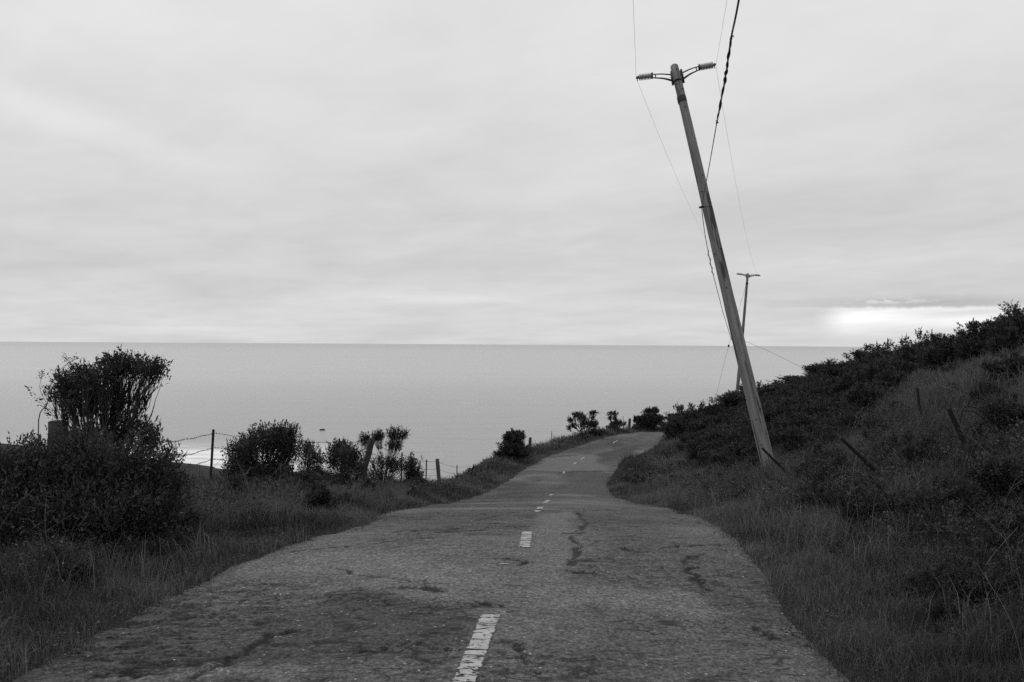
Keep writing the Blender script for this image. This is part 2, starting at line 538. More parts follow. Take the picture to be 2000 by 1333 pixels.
# broken water near the shore, thin breaking crests further out
shore = t.m('MULTIPLY', t.ss(y, 300.0, 345.0), t.m('SUBTRACT', 1.0, t.ss(t.m('ADD', y, t.m('MULTIPLY', t.noise(t.comb(t.m('MULTIPLY', x, 0.02), t.m('MULTIPLY', y, 0.01), 0.0), 1.0, 3.0), 40.0)), 385.0, 450.0)))
foamn = t.noise(t.comb(t.m('MULTIPLY', x, 0.03), t.m('MULTIPLY', y, 0.09), 0.0), 1.0, 6.0, 0.65, 0.4)
foam = t.m('MULTIPLY', t.m('MULTIPLY', shore, t.m('SUBTRACT', 1.0, t.ss(x, -85.0, -48.0))), t.ss(foamn, 0.22, 0.60))
cr = t.noise(t.comb(t.m('MULTIPLY', x, 0.010), t.m('MULTIPLY', y, 0.055), 4.0), 1.0, 3.0, 0.5, 0.2)
crest_m = t.m('MULTIPLY', t.ss(cr, 0.735, 0.76), t.m('SUBTRACT', 1.0, t.ss(y, 500.0, 900.0)))
foam = t.m('MAXIMUM', foam, crest_m)
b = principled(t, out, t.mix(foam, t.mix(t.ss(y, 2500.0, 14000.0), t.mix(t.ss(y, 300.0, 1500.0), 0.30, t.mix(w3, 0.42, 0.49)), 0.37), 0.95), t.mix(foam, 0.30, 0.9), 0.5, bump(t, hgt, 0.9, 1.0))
b.inputs['IOR'].default_value = 1.333
mb = MB(); r0 = 150000.0
th = np.arange(96) * 2 * math.pi / 96
V = np.concatenate([[[0, 0, -40.0]], np.stack([np.cos(th) * r0, np.sin(th) * r0, np.full(96, -40.0)], -1)])
T = np.stack([np.zeros(96, int), 1 + np.arange(96), 1 + (np.arange(96) + 1) % 96], -1)
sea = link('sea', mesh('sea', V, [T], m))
tag(sea, kind='structure')

# ------------------------------------------------------------------ road
# photo pixel -> road surface point (the road is a sheet, so a sight line meets it once)
def on_road(px, py):
    r = ray(px, py); d = np.geomspace(3.0, 110, 2500)
    p = EYE[None] + r[None] * (d / r[1])[:, None]
    zz = np.interp(p[:, 1], Cc[:700, 1], Cc[:700, 2])
    b = np.nonzero(p[:, 2] <= zz)[0]
    k = b[0] if len(b) else -1
    return np.array([p[k, 0], p[k, 1], zz[k]])


def poly_px(pts):
    return np.array([on_road(a, b)[:2] for a, b in pts])


tt = []
yy = -12.0
while yy < 100:
    tt.append(yy); yy += 0.12 if yy < 2.5 else max(0.013, 0.0028 * (yy - 1.5)) if yy < 45 else 0.25
tt = np.array(tt)
f_idx = np.interp(tt, SL, np.arange(NSEG))
def at(a, f):
    k = np.minimum(f.astype(int), NSEG - 2); q = (f - k)
    return a[k] * (1 - q)[:, None] + a[k + 1] * q[:, None]
LL = at(Lc, f_idx); RR = at(Rc, f_idx)
NC = 261
ww = np.linspace(0, 1, NC)
dirv = RR - LL; wid = np.linalg.norm(dirv, axis=1, keepdims=True)
dirn = dirv / wid
jl = (fbm(tt * 1.3, tt * 0 + 3, 4, 31) - 0.5) * 0.26 + (vnoise(tt * 9, tt * 0, 3) - 0.5) * 0.07
jr = (fbm(tt * 1.1, tt * 0 + 8, 4, 37) - 0.5) * 0.16 + (vnoise(tt * 9, tt * 0, 4) - 0.5) * 0.07
LL = LL + dirn * (jl[:, None] - 0.19); RR = RR + dirn * (jr[:, None] + 0.15)
RX = LL[:, None] * (1 - ww)[None, :, None] + RR[:, None] * ww[None, :, None]
x, y = RX[..., 0], RX[..., 1]
# wear: fine cross cracks, long cracks, worn and smooth patches
wx = x + (fbm(x * 1.5, y * 1.5, 3, 41) - 0.5) * 0.5
wy = y + (fbm(x * 1.7, y * 1.7, 3, 43) - 0.5) * 0.35
rid = 1 - np.abs(2 * fbm(wx * 1.6, wy * 6.5, 3, 45) - 1)
msk = sstep(fbm(x * 0.7, y * 0.7, 3, 47), 0.42, 0.62)
lane = np.where(x < np.interp(y, [0, 8, 12, 20], [-0.2, 0.1, 0.3, 0.6]), 1.0, 0.55)
crack = sstep(rid, 0.945, 0.985) * msk * lane * 0.8
rid3 = 1 - np.abs(2 * fbm(wx * 4.2, wy * 12.0, 3, 46) - 1)
crack = np.maximum(crack, sstep(rid3, 0.90, 0.97) * sstep(fbm(x * 0.9 + 5, y * 0.7, 3, 48), 0.40, 0.6) * lane ** 2 * 0.8)
rid2 = 1 - np.abs(2 * fbm(wx * 0.5 + 9, wy * 0.55, 4, 49) - 1)
crack = np.maximum(crack, sstep(rid2, 0.982, 0.994) * 0.8 * sstep(fbm(x * 0.3, y * 0.3, 2, 50), 0.45, 0.6))

crack0 = crack; crack = np.zeros_like(crack0)


def crack_line(pts, wd, seed, amp=0.05, strength=1.0):
    global crack
    p = poly_px(pts)
    n = 60; q = cat_rom(np.c_[p, np.zeros(len(p))], n)[:, :2]
    s_ = np.arange(n) * 0.35
    q = q + np.c_[(vnoise(s_, s_ * 0 + seed, seed) - 0.5) * amp * 2, (vnoise(s_ + 40, s_ * 0 + seed, seed) - 0.5) * amp * 2]
    lo = q.min(0) - 0.3; hi = q.max(0) + 0.3
    k = (x > lo[0]) & (x < hi[0]) & (y > lo[1]) & (y < hi[1])
    if k.any():
        d = seg_dist(x[k], y[k], q)
        f_ = fbm(x[k] * 5, y[k] * 5, 3, seed + 5); f2 = fbm(x[k] * 22, y[k] * 22, 2, seed + 9)
        wn = wd * 0.56 * np.clip(2.1 * f_ - 0.25, 0.28, 1.5) * (0.6 + 0.8 * f2)
        crack[k] = np.maximum(crack[k], strength * (0.72 + 0.28 * sstep(f_, 0.3, 0.6)) * (1 - sstep(d + (f2 - 0.5) * 0.03, wn * 0.6, wn)))


CR = [([(360, 1322), (430, 1305), (480, 1275), (520, 1250), (560, 1238)], 0.055), ([(180, 1318), (240, 1316), (290, 1320)], 0.03), ([(290, 1218), (350, 1206), (420, 1198), (480, 1188)], 0.03),
      ([(640, 1112), (720, 1130), (800, 1142), (850, 1150)], 0.035), ([(760, 1158), (830, 1157), (860, 1165)], 0.05), ([(840, 1180), (900, 1192), (960, 1190), (1000, 1204)], 0.045),
      ([(905, 1268), (960, 1266), (1008, 1267)], 0.04), ([(1008, 1267), (1020, 1290), (1030, 1310)], 0.02), ([(980, 1326), (1080, 1330), (1180, 1328)], 0.03),
      ([(1122, 1006), (1140, 1015), (1138, 1028), (1128, 1045), (1125, 1062), (1130, 1085), (1122, 1105)], 0.075), ([(1104, 1047), (1140, 1044)], 0.06),
      ([(1116, 1098), (1158, 1097)], 0.05), ([(1120, 1120), (1155, 1121)], 0.05), ([(1345, 1085), (1352, 1110), (1362, 1130), (1376, 1150)], 0.045),
      ([(1352, 1088), (1375, 1078)], 0.04), ([(960, 1095), (1020, 1100), (1025, 1110)], 0.05), ([(1215, 1072), (1235, 1076)], 0.04), ([(660, 1034), (760, 1022), (900, 1018), (1040, 1002)], 0.05),
      ([(930, 979), (975, 978)], 0.10), ([(965, 988), (1010, 987)], 0.13), ([(975, 997), (1005, 996)], 0.10), ([(1195, 1003), (1260, 1006), (1310, 1010)], 0.05), ([(1300, 1010), (1370, 1022)], 0.05),
      ([(1110, 989), (1155, 988)], 0.09), ([(1110, 994), (1140, 995)], 0.08), ([(1020, 943), (1060, 939)], 0.11), ([(1040, 914), (1078, 909)], 0.10), ([(1100, 920), (1150, 921), (1205, 920)], 0.12),
      ([(560, 1078), (700, 1068), (820, 1060)], 0.03), ([(1465, 1218), (1500, 1235), (1510, 1245)], 0.03), ([(1300, 1068), (1420, 1060)], 0.03), ([(700, 1290), (800, 1270), (900, 1285)], 0.02), ([(560, 1180), (660, 1170), (760, 1190)], 0.02)]
for k_, (pp, wd) in enumerate(CR):
    crack_line(pp, wd, 60 + k_)
patch = 0.38 + (fbm(x * 0.6, y * 0.40, 4, 51) - 0.5) * 1.7
def patch_poly(pts, val, soft=0.12):
    global patch
    p = poly_px(pts)
    d = seg_dist(x, y, np.concatenate([p, p[:1]]))
    nse = (fbm(x * 2.2, y * 2.2, 4, 55) - 0.5) * 0.32
    sd_ = np.where(inside(x, y, p), d, -d) + nse
    k = sstep(sd_, -soft, soft)
    patch = patch * (1 - k) + val * k
patch_poly([(560, 1088), (680, 1078), (830, 1096), (955, 1128), (975, 1150), (880, 1145), (740, 1120), (580, 1112)], 0.95)
patch_poly([(1060, 1010), (1115, 1005), (1120, 1060), (1110, 1140), (1020, 1150), (1010, 1130), (1040, 1060)], 0.80)
patch_poly([(1000, 1150), (1130, 1150), (1340, 1155), (1420, 1190), (1380, 1215), (1240, 1180), (1060, 1200)], 0.85)
patch_poly([(220, 1318), (420, 1300), (620, 1305), (560, 1333), (200, 1333)], 0.8)
patch_poly([(700, 1160), (930, 1200), (900, 1300), (600, 1300), (420, 1230)], 0.10)
patch_poly([(1120, 923), (1196, 924), (1200, 966), (1090, 966)], 0.25)
patch_poly([(1160, 889), (1248, 868), (1240, 885), (1190, 899)], 0.05, 0.3)
patch_poly([(1025, 918), (1070, 896), (1160, 888), (1170, 905), (1200, 918), (1100, 922)], 0.75, 0.2)
patch = np.clip(patch, 0, 1)
crack = np.maximum(crack, crack0 * (1 - 0.9 * sstep(patch, 0.5, 0.75)))
edge_d = np.minimum(ww, 1 - ww)[None, :] * wid
rough_n = (fbm(x * 7, y * 7, 3, 61) - 0.5)
RXz = RX[..., 2] + 0.05 * (1 - (2 * ww - 1) ** 2)[None, :] - 0.03 + (fbm(x * 0.6, y * 0.6, 3, 63) - 0.5) * 0.07 + rough_n * 0.006 - crack * 0.020
RXz = RXz - 0.05 * (1 - sstep(edge_d, 0.0, 0.07))
RX = np.dstack([RX[..., 0], RX[..., 1], RXz])
# skirt on both edges
skl = RX[:, :1] - np.array([0, 0, 0.12]) - dirn[:, None] * 0.02; skr = RX[:, -1:] - np.array([0, 0, 0.12]) + dirn[:, None] * 0.02
RXs = np.concatenate([skl, RX, skr], 1)
ca = np.concatenate([crack[:, :1], crack, crack[:, -1:]], 1); pa = np.concatenate([patch[:, :1], patch, patch[:, -1:]], 1)
ed = np.concatenate([edge_d[:, :1], edge_d, edge_d[:, -1:]], 1)
nr, nc = RXs.shape[:2]
i = np.arange(nr - 1)[:, None] * nc; j = np.arange(nc - 1)[None]
Q = np.stack([i + j, i + j + 1, i + nc + j + 1, i + nc + j], -1).reshape(-1, 4)
m, t, out = mat_new('worn chip seal asphalt')
geo = t.node('ShaderNodeNewGeometry'); pos = geo.outputs['Position']
vo = t.node('ShaderNodeTexVoronoi'); vo.inputs['Scale'].default_value = 70.0; t.l.new(pos, vo.inputs['Vector'])
chip = t.sep(vo.outputs['Color'])[0]
vo2 = t.node('ShaderNodeTexVoronoi'); vo2.inputs['Scale'].default_value = 30.0; t.l.new(pos, vo2.inputs['Vector'])
sp = t.m('MULTIPLY', t.ss(t.sep(vo2.outputs['Color'])[1], 0.89, 0.95), t.m('SUBTRACT', 1.0, t.ss(vo2.outputs['Distance'], 0.12, 0.28)))
fine = t.noise(pos, 60.0, 4.0, 0.7)
mid = t.noise(pos, 3.0, 5.0, 0.65)
pt = attr(t, 'patch'); ck = attr(t, 'crack')
c = t.mix(pt, 0.066, 0.190)
c = t.m('MULTIPLY', c, t.m('ADD', 0.40, t.m('MULTIPLY', chip, 0.85)))
c = t.m('MULTIPLY', c, t.m('ADD', 0.30, t.m('MULTIPLY', fine, 1.4)))
c = t.m('MULTIPLY', c, t.m('ADD', 0.62, t.m('MULTIPLY', mid, 0.76)))
xx_, yy_, zz_ = t.sep(pos)
coarse = t.noise(t.comb(t.m('MULTIPLY', xx_, 1.0), t.m('MULTIPLY', yy_, 0.55), 0.0), 34.0, 2.0, 0.6)
c = t.m('MULTIPLY', c, t.m('ADD', 0.72, t.m('MULTIPLY', t.ss(coarse, 0.25, 0.75), 0.56)))
torn = t.noise(t.comb(t.m('MULTIPLY', xx_, 2.2), t.m('MULTIPLY', yy_, 4.2), 5.0), 1.6, 6.0, 0.72, 0.4)
c = t.m('MULTIPLY', c, t.m('SUBTRACT', 1.0, t.m('MULTIPLY', t.ss(torn, 0.50, 0.64), t.m('SUBTRACT', 0.72, t.m('MULTIPLY', pt, 0.72)))))
pit = t.ss(t.noise(t.comb(t.m('MULTIPLY', t.sep(pos)[0], 0.6), t.sep(pos)[1], 0.0), 22.0, 4.0, 0.65), 0.55, 0.68)
c = t.m('MULTIPLY', c, t.m('SUBTRACT', 1.0, t.m('MULTIPLY', pit, t.m('SUBTRACT', 0.75, t.m('MULTIPLY', pt, 0.55)))))
edn = t.m('ADD', attr(t, 'edge'), t.m('MULTIPLY', t.m('SUBTRACT', t.noise(pos, 5.0, 5.0, 0.7), 0.5), 0.75))
c = t.mix(t.m('MULTIPLY', t.m('SUBTRACT', 1.0, t.ss(edn, 0.05, 0.22)), 0.75), c, t.mix(fine, 0.02, 0.10))
c = t.mix(sp, c, 0.46)
warp = t.node('ShaderNodeVectorMath', operation='ADD')
wn_ = t.node('ShaderNodeTexNoise'); wn_.inputs['Scale'].default_value = 4.0; wn_.inputs['Detail'].default_value = 4.0; t.l.new(pos, wn_.inputs['Vector'])
wm_ = t.node('ShaderNodeVectorMath', operation='MULTIPLY_ADD'); t.l.new(wn_.outputs['Color'], wm_.inputs[0]); wm_.inputs[1].default_value = (0.35, 0.35, 0.0)
wsc = t.comb(xx_, t.m('MULTIPLY', yy_, 1.9), 0.0); t.l.new(wsc, wm_.inputs[2])
ve = t.node('ShaderNodeTexVoronoi'); ve.feature = 'DISTANCE_TO_EDGE'; ve.inputs['Scale'].default_value = 3.6; t.l.new(wm_.outputs[0], ve.inputs['Vector'])
netm = t.m('MULTIPLY', t.ss(t.noise(pos, 0.75, 4.0, 0.6), 0.40, 0.54), t.m('SUBTRACT', 1.0, t.m('MULTIPLY', t.ss(pt, 0.5, 0.8), 0.85)))
net = t.m('MULTIPLY', t.m('SUBTRACT', 1.0, t.ss(ve.outputs['Distance'], 0.014, 0.062)), netm)
net = t.m('MULTIPLY', net, t.ss(t.noise(pos, 6.0, 3.0, 0.6), 0.36, 0.56))
c = t.mix(t.m('MULTIPLY', t.m('MAXIMUM', ck, t.m('MULTIPLY', net, 0.9)), 0.86), c, 0.012)
h = t.m('SUBTRACT', t.m('ADD', t.m('MULTIPLY', chip, 0.5), fine), t.m('MULTIPLY', t.ss(torn, 0.52, 0.68), 0.8))
principled(t, out, c, 0.9, 0.25, bump(t, h, 0.7, 0.008))
road = link('road', mesh('road', RXs.reshape(-1, 3), [Q], m, True, {'crack': ca.ravel(), 'patch': pa.ravel(), 'edge': ed.ravel()}))
tag(road, kind='structure')
# height lookup on the finished road, for the paint
def road_z(px_, py_):
    q = np.empty(len(px_))
    for k in range(len(px_)):
        r_ = np.abs(Y_mid - py_[k]).argmin()
        c_ = np.hypot(RX[r_, :, 0] - px_[k], RX[r_, :, 1] - py_[k]).argmin()
        q[k] = RX[r_, c_, 2]
    return q
Y_mid = RX[:, NC // 2, 1]

# painted centre dashes
m, t, out = mat_new('worn white road paint')
geo = t.node('ShaderNodeNewGeometry'); pos = geo.outputs['Position']
x_, y_, z_ = t.sep(pos)
worn = t.noise(t.comb(x_, t.m('MULTIPLY', y_, 1.0), 0.0), 26.0, 5.0, 0.7)
cross = t.noise(t.comb(t.m('MULTIPLY', x_, 3.0), t.m('MULTIPLY', y_, 9.0), 2.0), 1.0, 3.0, 0.6, 0.6)
ridg = t.m('ABSOLUTE', t.m('SUBTRACT', cross, 0.5))
gone = t.m('MAXIMUM', t.m('SUBTRACT', 1.0, t.ss(ridg, 0.010, 0.034)), t.ss(worn, 0.55, 0.63))
edge_w = attr(t, 'tint')
gone = t.m('MAXIMUM', gone, t.ss(t.m('ADD', edge_w, t.m('MULTIPLY', worn, 1.5)), 1.10, 1.25))
pb = t.node('ShaderNodeBsdfPrincipled')
t.put(pb.inputs['Base Color'], t.mix(t.noise(pos, 18.0, 6.0, 0.75), 0.20, 0.62)); pb.inputs['Roughness'].default_value = 0.8
tr = t.node('ShaderNodeBsdfTransparent')
mx = t.node('ShaderNodeMixShader')
t.put(mx.inputs[0], gone); t.l.new(pb.outputs[0], mx.inputs[1]); t.l.new(tr.outputs[0], mx.inputs[2])
t.l.new(mx.outputs[0], out.inputs[0])
M_PAINT = m
DASH = [([(884, 1372), (912, 1333), (934, 1275), (960, 1212)], 0.14), ([(1024, 1077), (1027, 1060), (1030, 1045)], 0.115),
        ([(984, 1109), (985, 1107.4)], 0.08), ([(1049, 1006), (1051, 1004)], 0.11), ([(1054, 1000), (1056, 994)], 0.11), ([(1064, 985), (1072, 980)], 0.11),
        ([(1075, 970), (1078, 968)], 0.11), ([(1101, 927), (1102, 921)], 0.1), ([(1120, 909), (1126, 904)], 0.13), ([(1133, 900), (1142, 894)], 0.13),
        ([(1197, 867), (1206, 861)], 0.12), ([(1233, 852), (1246, 848)], 0.12)]
for pts, wd in DASH:
    q = poly_px(pts); n = 80 if len(pts) > 2 else 14
    q = cat_rom(np.c_[q, np.zeros(len(q))], n)[:, :2]
    tg = np.gradient(q, axis=0); tg /= np.linalg.norm(tg, axis=1, keepdims=True)
    nrm = np.c_[tg[:, 1], -tg[:, 0]]
    k = 9; off = np.linspace(-0.5, 0.5, k) * wd
    G = q[:, None] + nrm[:, None] * off[None, :, None]
    gz = road_z(G[..., 0].ravel(), G[..., 1].ravel()).reshape(n, k) + 0.006 + 0.00012 * q[:, 1:2]
    V = np.dstack([G, gz]).reshape(-1, 3)
    i = np.arange(n - 1)[:, None] * k; j = np.arange(k - 1)[None]
    Q = np.stack([i + j, i + j + 1, i + k + j + 1, i + k + j], -1).reshape(-1, 4)
    e = np.maximum((np.abs(off) / (wd * 0.5))[None] ** 2.5 * 0.75 * np.ones((n, 1)), (np.abs(np.linspace(-1, 1, n)) ** 30)[:, None])
    tag(link('road_marking', mesh('road_marking', V, [Q], M_PAINT, True, {'tint': e.ravel()})), kind='structure')


# ------------------------------------------------------------------ grass
def blades(p, length, width, lean, tint, az_bias=None):
    n = len(p)
    a = rng.uniform(0, 2 * math.pi, n)
    la = rng.uniform(0, 2 * math.pi, n) if az_bias is None else az_bias + rng.normal(0, 0.9, n)
    side = np.stack([np.cos(a), np.sin(a), np.zeros(n)], -1) * (width / 2)[:, None]
    ld = np.stack([np.cos(la), np.sin(la), np.zeros(n)], -1)
    up = np.array([0, 0, 1.0])
    L = length[:, None]; ln = lean[:, None]
    b0 = p - up * 0.02
    mid_ = p + up * L * 0.55 * np.sqrt(1 - np.minimum(ln * 0.35, 0.9) ** 2) + ld * L * ln * 0.22
    tip = p + up * L * np.sqrt(np.maximum(1 - (ln * 0.75) ** 2, 0.08)) + ld * L * ln * 0.8
    V = np.stack([b0 - side, b0 + side, mid_ + side * 0.75, mid_ - side * 0.75, tip], 1).reshape(-1, 3)
    o = np.arange(n)[:, None] * 5
    return V, o + np.array([[0, 1, 2, 3]]), o + np.array([[3, 2, 4]]), np.repeat(tint, 5)


def scatter(dlo, dhi, dens, side, lo, hi):
    """random ground points beside the road: side +1 right / -1 left, lo..hi metres from the edge"""
    k = (SL > dlo) & (SL < dhi); ids = np.nonzero(k)[0]
    ln = dhi - dlo; n = int(dens * ln * (hi - lo))
    f = rng.uniform(ids[0], ids[-1] - 1e-3, n); q = f - f.astype(int); a = f.astype(int)
    off = rng.uniform(lo, hi, n)
    E = (Rc if side > 0 else Lc)
    e = E[a] * (1 - q)[:, None] + E[np.minimum(a + 1, NSEG - 1)] * q[:, None]
    nn = NR[a] * side
    x = e[:, 0] + nn[:, 0] * off; y = e[:, 1] + nn[:, 1] * off
    # keep what can be in view, with a margin for a step aside
    keep = (np.abs(x) < y * 0.60 + 2.0) & (y > 2.2)
    x, y, off = x[keep], y[keep], off[keep]
    z, idx, vr, ul, t_, out_ = ground(x, y, full=True)
    dd = vr if side > 0 else ul
    g = (dd > lo - 0.03)
    return np.stack([x, y, z], -1)[g], dd[g], t_[g]


def dry(p):                                       # where the grass is dry and pale
    return np.clip(fbm(p[:, 0] * 0.6, p[:, 1] * 0.6, 4, 71) * 3.0 - 1.15, 0, 1)


gv = MB(); tv = MB()
bands = [(2.5, 5, 4600, 2.6), (5, 8, 3800, 3.2), (8, 14, 2300, 4.5), (14, 24, 950, 6.0), (24, 40, 340, 7.0), (40, 60, 130, 6.0), (60, 88, 70, 5.0)]
for (a, b_, dn, reach) in bands:
    for side in (-1, 1):
        wpx = 0.0018 + 0.00040 * max(a, 3)
        # short turf by the asphalt, thinning out over its edge
        p, dd, t_ = scatter(a, b_, dn * 1.35, side, -0.24, reach * 0.5)
        k = rng.uniform(0, 1, len(p)) < sstep(dd, -0.22, 0.32) * np.clip(0.5 + 1.0 * fbm(p[:, 0] * 1.6, p[:, 1] * 1.6, 3, 75), 0, 1)
        p, dd = p[k], dd[k]
        L = rng.uniform(0.03, 0.16, len(p)) * (0.65 + 0.8 * sstep(dd, -0.1, 1.0)) * (1 + 0.015 * a) * np.clip(2.2 * fbm(p[:, 0] * 3.5, p[:, 1] * 3.5, 2, 87) - 0.2, 0.35, 1.6)
        tint = np.clip(dry(p) * 0.5 + rng.beta(1.3, 5, len(p)) * 0.75 - 0.04, 0, 1)
        gv.add(*blades(p, L, np.full(len(p), wpx) * rng.uniform(0.8, 1.7, len(p)), rng.uniform(0.2, 1.3, len(p)), tint))
        # tall grass further off the edge
        p, dd, t_ = scatter(a, b_, dn * 0.62, side, 0.35, reach)
        k = rng.uniform(0, 1, len(p)) < sstep(dd, 0.3, 1.6) * np.clip(0.15 + 1.3 * fbm(p[:, 0] * 0.9, p[:, 1] * 0.9, 3, 77), 0, 1)
        p, dd = p[k], dd[k]
        cl_ = fbm(p[:, 0] * 1.3, p[:, 1] * 1.3, 3, 85)
        L = rng.uniform(0.14, 0.50, len(p)) * (0.45 + 0.65 * sstep(dd, 0.3, 2.2)) * np.clip(cl_ * 2.6 - 0.45, 0.3, 1.35) * (0.62 if a < 8 else 0.6 if side < 0 else 0.85) * (np.where(dd > 1.6, 0.7, 1.0) if side < 0 else 1.0)
        tint = np.clip(dry(p) * 0.55 * (0.4 + rng.uniform(0, 1, len(p))) + rng.beta(0.8, 6, len(p)) * 0.9 - 0.09, 0, 1)
        tint = tint * (0.55 if side < 0 and a < 14 else 1.0) + (np.clip(0.16 * sstep(dd, 0.8, 2.5) * rng.uniform(0, 1.6, len(p)), 0, 1) if side > 0 else 0)
        tv.add(*blades(p, L, np.full(len(p), wpx) * rng.uniform(0.6, 1.2, len(p)), rng.uniform(0.15, 1.3, len(p)), tint))
# the open dry slope high on the right
p, dd, t_ = scatter(8, 62, 95, 1, 3.5, 15.0)
k = rng.uniform(0, 1, len(p)) < 0.35 + 0.65 * sstep(p[:, 0] / p[:, 1], 0.30, 0.40)
p = p[k]
upper = sstep(p[:, 0] / p[:, 1], 0.33, 0.42) * sstep(p[:, 1], 12, 17)
tv.add(*blades(p, rng.uniform(0.18, 0.45, len(p)), 0.004 + 0.0006 * p[:, 1] * rng.uniform(0.7, 1.3, len(p)), rng.uniform(0.1, 1.1, len(p)),
               np.clip(dry(p) * 0.25 + upper * 0.34 + rng.beta(1.2, 5, len(p)) * 0.5 - 0.05, 0, 1)))
p, dd, t_ = scatter(9, 45, 45, 1, 4.0, 14.0)
k = (p[:, 0] / p[:, 1] > 0.30)
p = p[k]; upper = sstep(p[:, 0] / p[:, 1], 0.33, 0.42) * sstep(p[:, 1], 12, 17)
tv.add(*blades(p, rng.uniform(0.15, 0.4, len(p)), 0.004 + 0.0007 * p[:, 1], rng.uniform(0.1, 1.1, len(p)), np.clip(upper * 0.36 + rng.beta(1.2, 5, len(p)) * 0.5 - 0.03, 0, 1)))
# pale dry tufts that stand out on the right bank
for (px, py, r_, n) in [(1660, 930, 0.45, 500), (1690, 905, 0.35, 300), (1780, 885, 0.3, 260), (1640, 1000, 0.4, 420), (1770, 1000, 0.2, 160), (1430, 1045, 0.35, 500), (1560, 1050, 0.4, 420),
                        (1690, 1115, 0.2, 120), (1940, 1240, 0.4, 160), (1980, 1060, 0.3, 100), (1600, 1080, 0.3, 240), (430, 1110, 0.3, 260), (190, 1150, 0.4, 140), (520, 1030, 0.3, 260), (620, 1000, 0.4, 260),
                        (1345, 1000, 0.5, 400), (1300, 990, 0.6, 320), (940, 930, 0.7, 200), (980, 905, 0.6, 160), (1280, 910, 0.9, 320), (1240, 940, 0.7, 300)]:
    c = hit(px, py)
    q = c[:2] + rng.normal(0, r_ * 0.6, (n, 2))
    z, _, vr, ul, _, _ = ground(q[:, 0], q[:, 1], full=True)
    g = np.maximum(vr, ul) > 0.12
    q = np.c_[q, z][g]
    tv.add(*blades(q, rng.uniform(0.15, 0.42, len(q)), 0.0028 + 0.00042 * q[:, 1], rng.uniform(0.2, 1.2, len(q)), np.clip(rng.beta(2.2, 3.4, len(q)), 0, 1)))
tag(link('grass', gv.build('grass', M_GRASS)), 'short dark turf growing along both edges of the road', 'grass', kind='stuff')
tag(link('tall_grass', tv.build('tall_grass', M_GRASS)), 'tall unkempt grass with pale dry stalks on the verges and the bank', 'grass', kind='stuff')


# loose grit and small stones washed to the road edges
gr = MB()
oct_ = np.array([[1, 0, 0], [-1, 0, 0], [0, 1, 0], [0, -1, 0], [0, 0, 1], [0, 0, -1]], float)
of_ = np.array([[0, 2, 4], [2, 1, 4], [1, 3, 4], [3, 0, 4], [2, 0, 5], [1, 2, 5], [3, 1, 5], [0, 3, 5]])
for side in (-1, 1):
    for (a, b_, dn) in [(3, 8, 420), (8, 16, 200), (16, 30, 60)]:
        k = (SL > a) & (SL < b_); ids = np.nonzero(k)[0]; n = int(dn * (b_ - a))
        ii = rng.integers(ids[0], ids[-1], n); E = (Rc if side > 0 else Lc)[ii]
        off = rng.normal(0.04, 0.16, n) + 0.04
        f = rng.uniform(0, 1, n)[:, None]; E = E * (1 - f) + (Rc if side > 0 else Lc)[ii + 1] * f
        px_ = E[:, 0] + NR[ii, 0] * side * off; py_ = E[:, 1] + NR[ii, 1] * side * off
        kp = fbm(px_ * 1.5, py_ * 1.5, 3, 98) > 0.42
        px_, py_, ii, off = px_[kp], py_[kp], ii[kp], off[kp]; n = len(px_)
        z_ = np.where(off < 0.02, Cc[ii, 2] - 0.02, ground(px_, py_) + 0.015)
        r_ = np.minimum(rng.lognormal(math.log(0.0040), 0.40, n), 0.010) * (1 + 0.02 * py_)
        sc_ = r_[:, None, None] * rng.uniform(0.6, 1.3, (n, 1, 3))
        V = np.c_[px_, py_, z_][:, None] + oct_[None] * sc_ + rng.normal(0, 1, (n, 6, 3)) * r_[:, None, None] * 0.2
        gr.add(V.reshape(-1, 3), None, (np.arange(n)[:, None, None] * 6 + of_[None]).reshape(-1, 3), np.repeat(rng.beta(1.5, 2.5, n), 6))
m, t, out = mat_new('road grit')
principled(t, out, t.mix(attr(t, 'tint'), 0.03, 0.19), 0.9, 0.2)
tag(link('gravel', gr.build('gravel', m, False)), 'loose grit and small stones along the crumbling road edges', 'gravel', kind='stuff')

# ------------------------------------------------------------------ leaves, weeds and shrubs
def leaves(p, d, ln, wd, tint):
    """diamond leaves at p pointing along d, folded a little along the midrib"""
    n = len(p)
    d = d / (np.linalg.norm(d, axis=1, keepdims=True) + 1e-9)
    r = rng.normal(0, 1, (n, 3)); s = np.cross(d, r); s /= np.linalg.norm(s, axis=1, keepdims=True) + 1e-9
    nn = np.cross(d, s)
    V = np.stack([p, p + d * (ln * 0.5)[:, None] + s * (wd * 0.5)[:, None] + nn * (wd * 0.12)[:, None], p + d * ln[:, None], p + d * (ln * 0.5)[:, None] - s * (wd * 0.5)[:, None] + nn * (wd * 0.12)[:, None]], 1)
    return V.reshape(-1, 3), np.arange(n)[:, None] * 4 + np.array([[0, 1, 2, 3]]), None, np.repeat(tint, 4)


